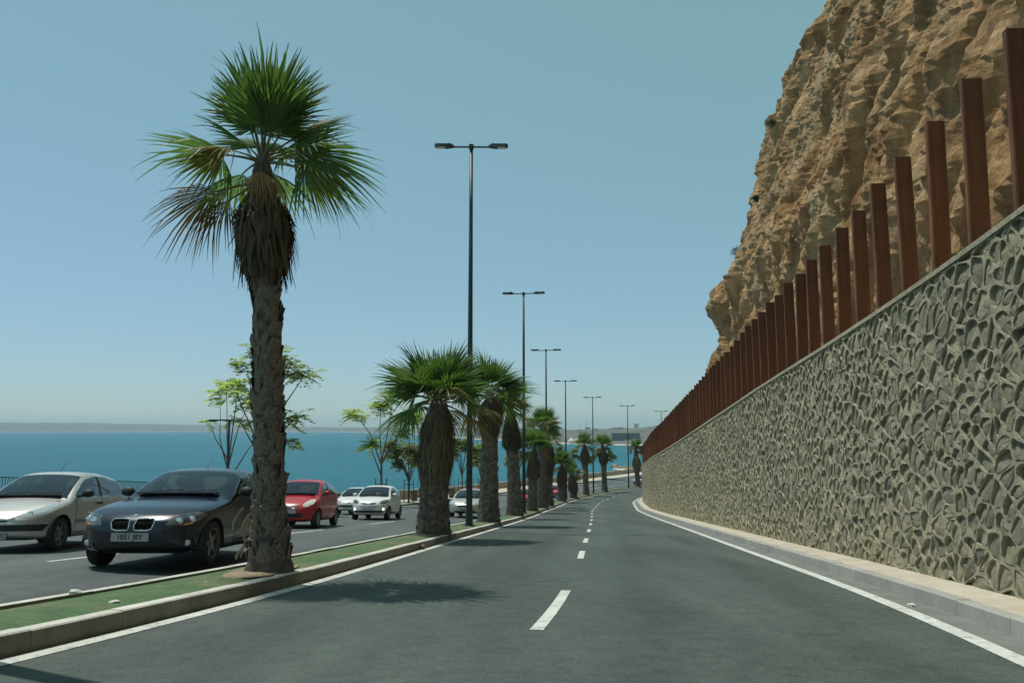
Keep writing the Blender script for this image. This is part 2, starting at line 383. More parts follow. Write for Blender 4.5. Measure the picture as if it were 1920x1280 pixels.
_TX = np.gradient(_X, _S); _TY = np.gradient(_Y, _S); _l = np.hypot(_TX, _TY); _TX /= _l; _TY /= _l
def zr(Y): return np.interp(Y, _Y, _Z)
def sY(Y): return float(np.interp(Y, _Y, _S))
def off(s, o):
    tx, ty = np.interp(s, _S, _TX), np.interp(s, _S, _TY)
    return np.interp(s, _S, _X) + ty * o, np.interp(s, _S, _Y) - tx * o
def gz(o, Y):
    """carriageway height incl. the cross fall of the far side"""
    return zr(Y) + np.where(np.asarray(o) < -1.22, .08 + .02 * (-1.22 - np.asarray(o)), 0)
def P(s, o, dz=0.0):
    x, Y = off(s, o); return Vector((float(x), float(Y), float(gz(o, Y)) + dz))
def heading(s):
    return math.atan2(float(np.interp(s, _S, _TY)), float(np.interp(s, _S, _TX)))
def ribbon(name, offs, dzs, s0, s1, step, mt, parent=None, ref=None, smooth=False):
    """strip along the road; ref = offset whose ground height is used for every rail"""
    ss = np.arange(s0, s1 + step * .5, step); v = []; f = []; n = len(offs)
    for s in ss:
        for o, dz in zip(offs, dzs):
            x, Y = off(s, o); z = gz(o if ref is None else ref, Y) + dz
            v.append((x, Y, z))
    for i in range(len(ss) - 1):
        for k in range(n - 1):
            a = i * n + k; f.append((a, a + n, a + n + 1, a + 1))
    ob_ = mk(name, v, f, mt, parent, smooth); uv = ob_.data.uv_layers.new(name='lane')
    co = np.array([(o, s) for s in ss for o in offs], dtype=np.float32); li = np.zeros(len(ob_.data.loops), dtype=np.int32)
    ob_.data.loops.foreach_get('vertex_index', li); uv.data.foreach_set('uv', co[li].ravel())
    return ob_
S0, S1 = sY(-22), sY(222)
WALLO = 8.0
# ------------------------------------------------------------------ ground sheet and sea
SEA = CAMH - 20.0
def terrain():
    offs = [-60, -34, -26, -17.6, -16.6, 8.36, 8.46, 14.0, 60]
    ss = np.arange(S0 - 6, S1 + 30, 4.0); v = []; f = []
    for s in ss:
        for o in offs:
            x, Y = off(s, o)
            base = float(zr(Y)) - .32
            z = {-60: SEA - 6, -34: SEA - 2, -26: SEA + .8}.get(o, base)
            if o == -17.6: z = max(SEA + 1.4, base - 1.0)
            if o == 8.46: z = base + 3.4
            if o == 14.0: z = base + 4.0
            if o == 60: z = base + 6.0
            v.append((x, Y, z))
    n = len(offs)
    for i in range(len(ss) - 1):
        for k in range(n - 1): a = i * n + k; f.append((a, a + n, a + n + 1, a + 1))
    o = mk('ground', v, f, M['rubble']); tag(o, kind='structure')
terrain()
tag(mk('sea', [(-8400, -400, SEA), (8400, -400, SEA), (8400, 8370, SEA), (-8400, 8370, SEA)], [(0, 1, 2, 3)], M['sea']), kind='structure')

# ------------------------------------------------------------------ carriageways, markings, kerbs
tag(ribbon('road', [0, 1.8, 3.5, 5.2, 7.42], [0] * 5, S0, S1, 1.5, M['asphalt']), kind='structure')
tag(ribbon('opposite_road', [-11.5, -8, -4.5, -1.2], [0, 0, 0, 0], S0, S1, 1.5, M['asphalt_far']), kind='structure')
mk_root = empty('road_marking', (0, 0, 0)); tag(mk_root, kind='structure')
ribbon('edge_line', [.03, .215], [.005] * 2, S0, S1, 1.0, M['line'], mk_root)
ribbon('edge_line', [6.96, 7.12], [.005] * 2, S0, S1, 1.0, M['line'], mk_root)
ribbon('edge_line', [-11.25, -11.13], [.005] * 2, S0, S1, 1.0, M['line'], mk_root)
def dash(s, ln, o, wd=.12): return ribbon('lane_dash', [o - wd / 2, o + wd / 2], [.005] * 2, s, s + ln, ln / 3, M['line'], mk_root)
dash(sY(7.5), 2.75, 3.52, .12); dash(sY(-2.4), 2.8, 3.55)
for Yd in (14.8, 20.0, 26.2, 32.6, 38.6, 44.8, 51, 57, 63, 69, 75, 81, 87, 93, 99, 105): dash(sY(Yd + .38), 2.1, 3.55)
for k in range(26):
    dash(sY(11.7) + (k - 1) * 8.6, 3.6, -4.55, .11); dash(sY(4.4) + k * 8.6 + 5.2, 3.6, -7.85, .10)
ribbon('gutter_strip', [7.12, 7.42], [.003] * 2, S0, S1, 1.0, M['gutter'], mk_root)

def block_row(root, o0, o1, h, s_from, s_to, ln, mt, nm='kerb_stone', lip=.012, ref=None, base=-.06, topm=False):
    """individual kerb stones"""
    s = s_from
    while s < s_to:
        g = .003; v = []
        jit = random.uniform(-.004, .004)
        for ss in (s + g, s + ln - g):
            for o, z in ((o0, base), (o0, h - lip), (o0 + (lip if o1 > o0 else -lip), h), (o1, h), (o1, base)):
                x, Y = off(ss, o); v.append((x, Y, float(gz(o0 if ref is None else ref, Y)) + z + (jit if z > 0 else 0)))
        f = [(i, i + 1, i + 6, i + 5) for i in range(4)] + [(4, 3, 2, 1, 0), (5, 6, 7, 8, 9)]
        if o1 < o0: f = [q[::-1] for q in f]
        mk(nm, v, f, [mt, M['kerb_top']], root, False, [0, 1, 1, 0, 0, 0] if topm else None); s += ln
KH = .165
sa = sY(3.0)
kr = empty('median_kerb', (0, 0, 0)); tag(kr, kind='structure')
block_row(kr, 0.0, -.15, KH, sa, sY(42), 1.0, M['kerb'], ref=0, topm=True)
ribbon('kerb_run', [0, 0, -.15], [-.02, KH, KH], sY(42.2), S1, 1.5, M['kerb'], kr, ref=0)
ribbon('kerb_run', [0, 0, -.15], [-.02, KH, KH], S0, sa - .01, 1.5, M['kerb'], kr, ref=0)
kf = empty('median_far_kerb', (0, 0, 0)); tag(kf, kind='structure')
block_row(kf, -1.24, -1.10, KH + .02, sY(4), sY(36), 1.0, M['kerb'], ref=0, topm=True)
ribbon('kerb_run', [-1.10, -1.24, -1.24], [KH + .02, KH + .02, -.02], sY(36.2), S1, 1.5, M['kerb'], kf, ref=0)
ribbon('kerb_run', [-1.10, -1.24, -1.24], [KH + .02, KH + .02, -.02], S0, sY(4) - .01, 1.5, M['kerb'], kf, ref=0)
tag(ribbon('median_turf', [-.15, -.4, -.85, -1.10], [KH - .012, KH + .015, KH + .018, KH - .01], S0, S1, .8, M['turf'], ref=0, smooth=True), kind='structure')
kk = empty('footway_kerb', (0, 0, 0)); tag(kk, kind='structure')
block_row(kk, 7.42, 7.56, .15, sY(3.0), sY(40), 1.0, M['kerb_r'])
ribbon('kerb_run', [7.42, 7.42, 7.56], [-.02, .15, .15], sY(40.2), S1, 1.5, M['kerb_r'], kk, ref=7.4)
ribbon('kerb_run', [7.42, 7.42, 7.56], [-.02, .15, .15], S0, sY(3) - .01, 1.5, M['kerb_r'], kk, ref=7.4)
tag(ribbon('footway', [7.56, WALLO + .1], [.146, .17], S0, S1, 1.0, M['footway'], ref=7.4), kind='structure')
ks = empty('promenade_kerb', (0, 0, 0)); tag(ks, kind='structure')
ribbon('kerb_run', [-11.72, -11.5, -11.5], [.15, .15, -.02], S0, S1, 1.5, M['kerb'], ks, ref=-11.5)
tag(ribbon('promenade', [-16.2, -14, -11.72], [.145, .145, .145], S0, S1, 1.5, M['promenade'], ref=-11.5), kind='structure')
# sea parapet
pw = empty('parapet_wall', tuple(P(sY(40), -16.4))); tag(pw, 'low beige rendered parapet wall between the promenade and the sea', 'wall')
def unpar(o, root): o.location = -Vector(root.location); return o
unpar(ribbon('wall_body', [-16.55, -16.55, -16.2, -16.2], [-2.2, .98, .98, -.1], S0, S1, 1.5, M['parapet'], pw, ref=-11.5), pw)
unpar(ribbon('cap', [-16.6, -16.6, -16.15, -16.15], [.98, 1.06, 1.06, .98], S0, S1, 1.5, M['cap'], pw, ref=-11.5), pw)
rl = empty('sea_railing', tuple(P(sY(15), -16.4, 1.2))); tag(rl, 'thin metal railing of upright bars on the beige parapet at left', 'railing')
rb = MB()
ra, rb_ = sY(2), sY(40)
s = ra
def PP(s, dz, o=-16.38):
    x, Y = off(s, o); return (float(x), float(Y), float(gz(-11.5, Y)) + dz)
for dz_, rr in ((1.52, .02), (1.14, .014)):
    m_ = MB(); m_.tube([PP(q, dz_) for q in np.arange(ra, rb_, 1.0)], rr, 6); unpar(m_.build('rail', M['pole'], rl), rl)
bars = MB()
while s < rb_:
    bars.box(((PP(s, 1.3))[0], PP(s, 1.3)[1], PP(s, 1.3)[2]), (.016, .016, .46)); s += .13
unpar(tag(bars.build('bar_run', M['pole'], rl), kind='stuff'), rl)

# ------------------------------------------------------------------ rubble retaining wall with recessed stones
def WH(Y): return np.interp(Y, [0, 7, 14, 20, 30, 77, 110], [3.58, 3.60, 3.63, 3.70, 3.74, 3.80, 3.8])
def wp(s, h, d):
    """point on the wall: s along, h up, d recess behind the face"""
    x, Y = off(s, WALLO + d); x0, Y0 = off(s, WALLO)
    return (float(x), float(Y), float(zr(Y0)) + .15 + h)
def clip(poly, nx, ny, c):
    out = []; n = len(poly)
    for i in range(n):
        a = poly[i]; b = poly[(i + 1) % n]
        da = a[0] * nx + a[1] * ny - c; db = b[0] * nx + b[1] * ny - c
        if da <= 0: out.append(a)
        if da * db < 0:
            t = da / (da - db); out.append((a[0] + (b[0] - a[0]) * t, a[1] + (b[1] - a[1]) * t))
    return out
wall = empty('stone_wall', tuple(P(sY(20), WALLO)))
tag(wall, 'long grey rubble stone retaining wall with proud pale mortar joints beside the road', 'wall')
def build_wall():
    wr = random.Random(11)
    sa, sb = sY(-1.0), sY(104); cw, ch = .185, .255
    ni, nj = int((sb - sa) / cw), 17
    pts = {}
    for i in range(-2, ni + 2):
        for j in range(-2, nj + 2):
            pts[i, j] = (sa + (i + .5 + (.5 if j % 2 else 0) + wr.uniform(-.49, .49)) * cw, (j + .5 + wr.uniform(-.49, .49)) * ch)
    # merge a few pairs into long stones by dropping seeds
    for k in list(pts):
        if wr.random() < .17: del pts[k]
    mort = MB(); rest = MB(); singles = []
    for (i, j), c in pts.items():
        if not (0 <= i < ni and -1 <= j < nj): continue
        _, Yc = off(c[0], WALLO); H = float(WH(Yc))
        if c[1] > H + .4: continue
        poly = [(c[0] - .5, c[1] - .5), (c[0] + .5, c[1] - .5), (c[0] + .5, c[1] + .5), (c[0] - .5, c[1] + .5)]
        for di in range(-3, 4):
            for dj in range(-2, 3):
                q = pts.get((i + di, j + dj))
                if q is None or q is c: continue
                nx, ny = q[0] - c[0], q[1] - c[1]
                poly = clip(poly, nx, ny, (nx * (q[0] + c[0]) + ny * (q[1] + c[1])) / 2)
                if len(poly) < 3: break
            if len(poly) < 3: break
        if len(poly) < 3: continue
        poly = clip(poly, 0, -1, 0.02); poly = clip(poly, 0, 1, H)
        if len(poly) < 3: continue
        # drop tiny edges
        pl = []
        for q in poly:
            if not pl or math.hypot(q[0] - pl[-1][0], q[1] - pl[-1][1]) > .012: pl.append(q)
        if math.hypot(pl[0][0] - pl[-1][0], pl[0][1] - pl[-1][1]) <= .012: pl.pop()
        if len(pl) < 3: continue
        n = len(pl); cx = sum(q[0] for q in pl) / n; cy = sum(q[1] for q in pl) / n
        rad = sum(math.hypot(q[0] - cx, q[1] - cy) for q in pl) / n
        ms, mh = wr.uniform(.004, .013), wr.choice((.008, .014, .022, .034))
        ks, kh = max(.5, 1 - ms / max(rad, .02)), max(.45, 1 - mh / max(rad, .02))
        inn = [(cx + (q[0] - cx) * ks + wr.uniform(-.013, .013), cy + (q[1] - cy) * kh + wr.uniform(-.017, .017)) for q in pl]
        d0 = wr.choice((.0, .004, .010, .018, .028)); th = wr.uniform(.008, .040); ts = wr.uniform(-.004, .030)
        dp = lambda q: min(.1, max(.003, d0 + th * (q[1] - cy) / rad + ts * (q[0] - cx) / rad))
        lf = lambda s_, h_: .009 * math.sin(s_ * 5.1 + 1.7 * math.sin(h_ * 3.1)) * math.cos(h_ * 4.3 + 2 * math.sin(s_ * 2.3)) + .007 * math.sin(s_ * 19 + h_ * 7) * math.cos(h_ * 17 - s_ * 5)
        outv, q1, q3, cv = [], [], [], []
        L = lambda a, b, t: (a[0] + (b[0] - a[0]) * t, a[1] + (b[1] - a[1]) * t)
        V = []; F = []
        for k in range(n):
            a, b = pl[k], pl[(k + 1) % n]
            for q in (a, L(a, b, .25), L(a, b, .75)): V.append(wp(q[0], q[1], .001 + lf(*q)))
        ring = []
        for k in range(n):
            a, b = inn[k], inn[(k + 1) % n]
            ring += [L(a, b, .25), L(a, b, .75)]
        m = 2 * n; o1 = len(V)
        for q in ring: V.append(wp(q[0], q[1], .001 + lf(*q) + wr.uniform(-.004, .004)))
        o2 = len(V)
        for q in ring: V.append(wp(q[0], q[1], dp(q) + .02))
        for k in range(n):
            k2 = (k + 1) % n
            F.append((3 * k + 1, 3 * k + 2, o1 + 2 * k + 1, o1 + 2 * k))
            F.append((3 * k + 2, 3 * k2, 3 * k2 + 1, o1 + 2 * k2, o1 + 2 * k + 1))
        for k in range(m):
            k2 = (k + 1) % m; F.append((o1 + k, o1 + k2, o2 + k2, o2 + k))
        mort.add(V, [f[::-1] for f in F])
        # stone
        SV = [wp(cx + (q[0] - cx) * 1.03, cy + (q[1] - cy) * 1.03, dp(q) + .012) for q in ring]
        SV += [wp(cx + (q[0] - cx) * rk, cy + (q[1] - cy) * rk, dp(q) + wr.uniform(-.010, .010)) for q in ring for rk in (wr.uniform(.66, .92),)]
        SV.append(wp(cx, cy, d0 + wr.uniform(-.014, .004))); SF = []
        for k in range(m):
            k2 = (k + 1) % m; SF += [(k2, k, m + k, m + k2), (m + k2, m + k, 2 * m)]
        _, Yc = off(cx, WALLO); 
        size = rad * rad / max(Yc, 1) ** 3
        u = 960 + 1450 * float(off(cx, WALLO)[0]) / Yc
        singles.append((size if u < 1925 else 0, SV, SF))
    singles.sort(key=lambda t: -t[0])
    for k, (sz, SV, SF) in enumerate(singles):
        if k < 300: unpar(mk('stone', SV, SF, M['stone'], wall), wall)
        else: rest.add(SV, SF)
    unpar(tag(rest.build('stone_run', M['stone'], wall), kind='stuff'), wall)
    unpar(mort.build('mortar', M['mortar'], wall), wall)
    # coping
    ss = np.arange(sa, sb, .8); v = []; f = []
    for s in ss:
        H = float(WH(off(s, WALLO)[1]))
        for d, dz in ((-.015, -.005), (-.015, .055), (.34, .055), (.34, -4.0)): v.append(wp(s, H + dz, d))
    for i in range(len(ss) - 1):
        for k in range(3): a = i * 4 + k; f.append((a + 1, a + 5, a + 4, a))
    unpar(mk('coping', v, f, M['mortar'], wall), wall)
    v = []; f = []
    for s in ss: v += [wp(s, -.1, .10), wp(s, float(WH(off(s, WALLO)[1])), .10)]
    for i in range(len(ss) - 1): f.append((2 * i, 2 * i + 1, 2 * i + 3, 2 * i + 2))
    unpar(mk('backing', v, f, M['mortar'], wall), wall)
build_wall()

# ------------------------------------------------------------------ weathering steel post fence on the wall
fence = empty('steel_fence', tuple(P(sY(20), WALLO, 4)))
tag(fence, 'row of rust brown upright steel posts along the top of the stone wall', 'fence')
def build_fence():
    fr = random.Random(5)
    # flat rolled section with rolled edges, broad face across the road
    b, d, h = .215, .085, 1.0
    m = MB(); c_ = .012; V = []
    for z in (0, h):
        V += [(-b / 2, -d / 2 + c_, z), (-b / 2 + c_, -d / 2, z), (b / 2 - c_, -d / 2, z), (b / 2, -d / 2 + c_, z), (b / 2, d / 2 - c_, z), (b / 2 - c_, d / 2, z), (-b / 2 + c_, d / 2, z), (-b / 2, d / 2 - c_, z)]
    m.add(V, [(k, (k + 1) % 8, 8 + (k + 1) % 8, 8 + k) for k in range(8)] + [tuple(range(7, -1, -1)), tuple(range(8, 16))])
    pm = m.build('post', M['rust'], fence); me = pm.data; first = True
    s = sY(4.05); k = 0
    while s < sY(101):
        Y0 = float(off(s, WALLO)[1]); H = float(WH(Y0))
        p = wp(s, H + .05, .17); o = pm if first else pm.copy()
        if not first: col.objects.link(o)
        first = False; o.parent = fence
        o.location = Vector(p) - Vector(fence.location)
        o.rotation_euler = (fr.uniform(-.012, .012), fr.uniform(-.012, .012), heading(s) + math.pi / 2 + fr.uniform(-.07, .07))
        o.scale = (1, 1, 1.93 + fr.uniform(-.035, .035))
        if k < 16:
            if k == 0: bpm = MB(); bpm.box((0, 0, .008 / 1.93), (.30, .20, .016 / 1.93)); bp0 = bpm.build('base_plate', M['rust'], o); bpd = bp0.data
            else: bp = bpm_o = bpy.data.objects.new('base_plate', bpd); col.objects.link(bp); bp.parent = o
        s += .93; k += 1
build_fence()

# ------------------------------------------------------------------ cliff
def sm(x, a, b):
    t = np.clip((x - a) / (b - a), 0, 1); return t * t * (3 - 2 * t)
CT = np.array([(-12, 11.6), (-4, 11.8), (1, 12.0), (4.9, 14.4), (6.3, 15.4), (8.7, 16.1), (11.5, 16.9), (13.9, 16.7), (16.2, 16.2), (18.1, 16.6), (20.4, 17.8),
               (24, 19.3), (29, 20.4), (35, 22.2), (38.7, 23), (45, 26.5), (52, 34)])
CN = np.array([(-12, 11.0), (1, 12.0), (6, 12.7), (12, 13.8), (20, 16.6), (29, 19.8), (38.7, 23), (52, 31)])
def cliff_off(s, z):
    k = sm(np.asarray(s, float), sY(36), sY(52)); o = np.interp(z, CT[:, 0], CT[:, 1]) * k + np.interp(z, CN[:, 0], CN[:, 1]) * (1 - k)
    big = fbm(s / 11, z / 16, 0, 3, 3); mid = 1 - 2 * np.abs(fbm(s / 4.2, z / 6.5, 0, 21, 3))
    blk = fbm(s / 1.5, z / 2.1, 0, 41, 4); rib = 1.2 * np.abs(fbm(s / 3.2 + .06 * z, z / 13, 0, 61, 4))
    fine = np.abs(fbm(s / .55, z / .62, 0, 81, 3)); step = np.abs(fbm(s / 2.3 + .3 * z, z / 1.3, 0, 91, 3))
    return o + 3.1 + 1.0 * big - .42 * mid - .20 * blk - 1.15 * rib - .22 * fine - .16 * step - .6 * np.abs(fbm(s / 1.3 + .1 * z, z / 8, 0, 131, 3))
def build_cliff():
    ss = np.concatenate([np.arange(sY(-12), sY(8), .5), np.arange(sY(8), sY(85), .2), np.arange(sY(85), sY(150), .6)])
    hs = np.arange(0, 56, .21)
    Sg, Hg = np.meshgrid(ss, hs, indexing='ij')
    Yb = np.interp(ss, _S, _Y); zb = zr(Yb) + 2.0
    Zg = zb[:, None] + Hg
    # plateau height of the headland falls away past the bend
    top = np.interp(ss, [sY(-12), sY(60), sY(80), sY(105), sY(130)], [50, 48, 46, 34, 20]) + 2.0 * fbm(ss / 9, ss * 0, 0, 5)
    O = cliff_off(Sg, Zg)
    over = np.maximum(0, Zg - top[:, None]); Zg = np.minimum(Zg, top[:, None] + .3 * fbm(Sg / 2, Hg / 2, 0, 9)); O = O + over * 2.2
    tx = np.interp(ss, _S, _TX)[:, None]; ty = np.interp(ss, _S, _TY)[:, None]
    X = np.interp(ss, _S, _X)[:, None] + ty * O; Y = Yb[:, None] - tx * O
    n = len(hs); V = np.stack([X, Y, Zg], -1).reshape(-1, 3)
    i, j = np.meshgrid(np.arange(len(ss) - 1), np.arange(n - 1), indexing='ij'); a = (i * n + j).ravel()
    F = np.stack([a, a + 1, a + n + 1, a + n], -1)
    me = bpy.data.meshes.new('cliff'); me.from_pydata(V, [], F.tolist()); me.materials.append(M['rock']); me.update()
    o = bpy.data.objects.new('cliff', me); col.objects.link(o); tag(o, kind='structure')
build_cliff()
def cliff_pt(s, z, out=0.0):
    o = float(cliff_off(np.array(s, float), np.array(z, float))) - out
    x, Y = off(s, o); return Vector((float(x), float(Y), z))
def leaf_blob(mb, c, r, n, size, rg, flat=1.0, m=0):
    for _ in range(n):
        d = Vector((rg.gauss(0, 1), rg.gauss(0, 1), rg.gauss(0, 1))); d.normalize(); d *= r * rg.random() ** .45; d.z *= flat
        p = Vector(c) + d; a = Vector((rg.gauss(0, 1), rg.gauss(0, 1), rg.gauss(0, 1))).normalized(); b = a.orthogonal().normalized()
        l = size * rg.uniform(.6, 1.3); w_ = l * .42
        mb.add([p - a * l * .5, p + b * w_ * .5, p + a * l * .5, p - b * w_ * .5], [(0, 1, 2, 3)], m)
def skyline(z):
    c = np.linspace(sY(34), sY(90), 400); o = cliff_off(c, np.full(400, float(z))); x, y = off(c, o); return float(c[int(np.argmin(x / y))])
def cliff_shrub(z, r, label):
    s = skyline(z); rg = random.Random(int(s * 10 + z)); p = cliff_pt(s, z, .12)
    root = empty('cliff_shrub', p); tag(root, label, 'shrub', 'shrubs on the cliff')
    m = MB()
    for k in range(7):
        q = Vector((rg.uniform(-.7, .3), rg.uniform(-.5, .5), rg.uniform(0, .9))) * r
        leaf_blob(m, q, r * .48, 150, .16, rg)
    m.build('foliage', M['shrub'], root)
    b = MB()
    for k in range(5): b.tube([(0.3, 0, -.3), Vector((rg.uniform(-.6, .2), rg.uniform(-.4, .4), rg.uniform(.3, .8))) * r], [.05, .015], 5)
    b.build('stem', M['bark'], root)
cliff_shrub(20.4, 1.15, 'dark round shrub on the cliff edge, largest against the sky')
cliff_shrub(32.5, .75, 'small dark shrub high on the cliff edge near the top of the picture')
cliff_shrub(26.6, .6, 'small shrub halfway up the leaning cliff edge')
cliff_shrub(17.9, .5, 'low shrub on the lip of the cliff bulge, below the largest shrub')
# rockfall net cables hanging free at the overhang
nt_root = empty('rockfall_net', cliff_pt(sY(66), 15)); tag(nt_root, 'thin rockfall net wires hanging clear of the cliff overhang', 'net')
for k in range(5):
    a = cliff_pt(sY(64 + k * .9), 16.0, .35); b = cliff_pt(sY(64 + k * .9), 5.5, .8)
    m_ = MB(); m_.tube([a + (b - a) * t + Vector((-.25 * math.sin(t * 3.1), 0, 0)) for t in np.linspace(0, 1, 7)], .009, 4)
    unpar(m_.build('wire', M['sign_back'], nt_root), nt_root)

# ------------------------------------------------------------------ fan palms
def fan_leaf(n, Rr, spread, lp, droop, seed, fused=.52, fold=.35, cup=.25, shrivel=0.0, pdroop=.12, width=1.0):
    """one fan frond; petiole from the origin along +X, blade in the XY plane"""
    rg = random.Random(seed); m = MB()
    pts = [(lp * t, 0, -pdroop * lp * t * t) for t in np.linspace(0, 1, 5)]
    m.tube(pts, [.026, .02, .016, .013, .012], 5, 1)
    hx, hz = lp, -pdroop * lp
    st = [0.0, .3, fused, .74, .9, 1.0]
    dth = 2 * spread / n
    for k in range(n):
        th = -spread + dth * (k + .5) + rg.uniform(-.2, .2) * dth
        fall = 1 - .28 * (abs(th) / spread) ** 2
        Rk = Rr * fall * rg.uniform(.9, 1.04)
        extra = rg.uniform(-.03, .12) + (rg.uniform(.3, .8) if rg.random() < .10 else 0) + shrivel * rg.uniform(.2, 1.0)
        V = []; F = []
        tw = rg.uniform(-.12, .12)
        for i, t in enumerate(st):
            r = t * Rk
            hw = math.tan(dth / 2) * min(t, fused) * Rk * width * (1 if t <= fused else max(0.04, (1 - t) / (1 - fused)) ** .8) * (1 - .6 * shrivel)
            thr = th + tw * max(0, t - fused)
            z = hz - droop * t * t * Rr - extra * max(0, t - .45) ** 2 * Rr * 2.2 + cup * abs(math.sin(th)) * r * .6 - pdroop * 1.6 * r
            cx, cy = hx + math.cos(thr) * r, math.sin(thr) * r
            px, py = -math.sin(thr), math.cos(thr)
            V += [(cx + px * hw, cy + py * hw, z - fold * hw), (cx, cy, z + fold * hw), (cx - px * hw, cy - py * hw, z - fold * hw)]
        for i in range(len(st) - 1):
            a = i * 3; F += [(a, a + 1, a + 4, a + 3), (a + 1, a + 2, a + 5, a + 4)]
        m.add(V, F, 0)
    return m
_leafmesh = {}
def leaf_mesh(kind, var):
    key = (kind, var)
    if key not in _leafmesh:
        sd_ = hash(key[0]) % 1 + var * 13 + len(kind) * 101
        if kind == 'up': m = fan_leaf(30, .98, R(88), .42, .02, sd_, cup=.3, pdroop=.02); mt = 'frond'
        elif kind == 'open': m = fan_leaf(28, .92, R(98), .48, .14, sd_, cup=.2, pdroop=.12); mt = 'frond'
        elif kind == 'droop': m = fan_leaf(26, .92, R(92), .55, .34, sd_, cup=.05, pdroop=.22, shrivel=.12); mt = 'frond'
        elif kind == 'yellow': m = fan_leaf(24, .85, R(80), .52, .26, sd_, cup=.0, pdroop=.16, shrivel=.25); mt = 'frond_y'
        else: m = fan_leaf(24, .85, R(74), .5, .28, sd_, cup=0, pdroop=.15, shrivel=.42); mt = 'frond_b'
        o = m.build('frond', [M[mt], M['petiole']]); _leafmesh[key] = o.data; bpy.data.objects.remove(o)
    return _leafmesh[key]
def add_frond(root, bud, az, el, kind, var, scale=1.0, roll=0.0, start=.06):
    o = bpy.data.objects.new('frond', leaf_mesh(kind, var)); col.objects.link(o); o.parent = root
    d = Vector((math.cos(R(az)) * math.cos(R(el)), math.sin(R(az)) * math.cos(R(el)), math.sin(R(el))))
    o.location = Vector(bud) + d * start
    side = Vector((-math.sin(R(az)), math.cos(R(az)), 0)); up = d.cross(side)
    mtx = Matrix((d, side, up)).transposed().to_4x4() @ Matrix.Rotation(R(roll), 4, 'X')
    o.rotation_euler = mtx.to_euler(); o.scale = (scale,) * 3
    return o
def boot_mesh():
    m = MB(); w_, l = .5, 1.0          # unit: 1 high; curved wedge, lifted at its upper tip and split in two
    V = [(-.5, 0, 0), (-.18, -.16, .02), (.18, -.16, .02), (.5, 0, 0),
         (-.42, -.06, .45), (-.15, -.24, .48), (.15, -.24, .48), (.42, -.06, .45),
         (-.30, -.20, .95), (-.12, -.32, .86), (.12, -.30, .9), (.34, -.22, 1.05),
         (-.30, -.02, .9), (.34, -.02, .98)]
    F = [(0, 1, 5, 4), (1, 2, 6, 5), (2, 3, 7, 6), (4, 5, 9, 8), (5, 6, 10, 9), (6, 7, 11, 10), (8, 9, 12), (9, 10, 13, 12), (10, 11, 13), (0, 4, 8, 12), (3, 13, 11, 7)]
    m.add(V, F); o = m.build('leaf_base', M['boot']); me = o.data; bpy.data.objects.remove(o); return me
BOOT = boot_mesh()
_bv = np.array([v.co[:] for v in BOOT.vertices]); _bf = [tuple(p.vertices) for p in BOOT.polygons]
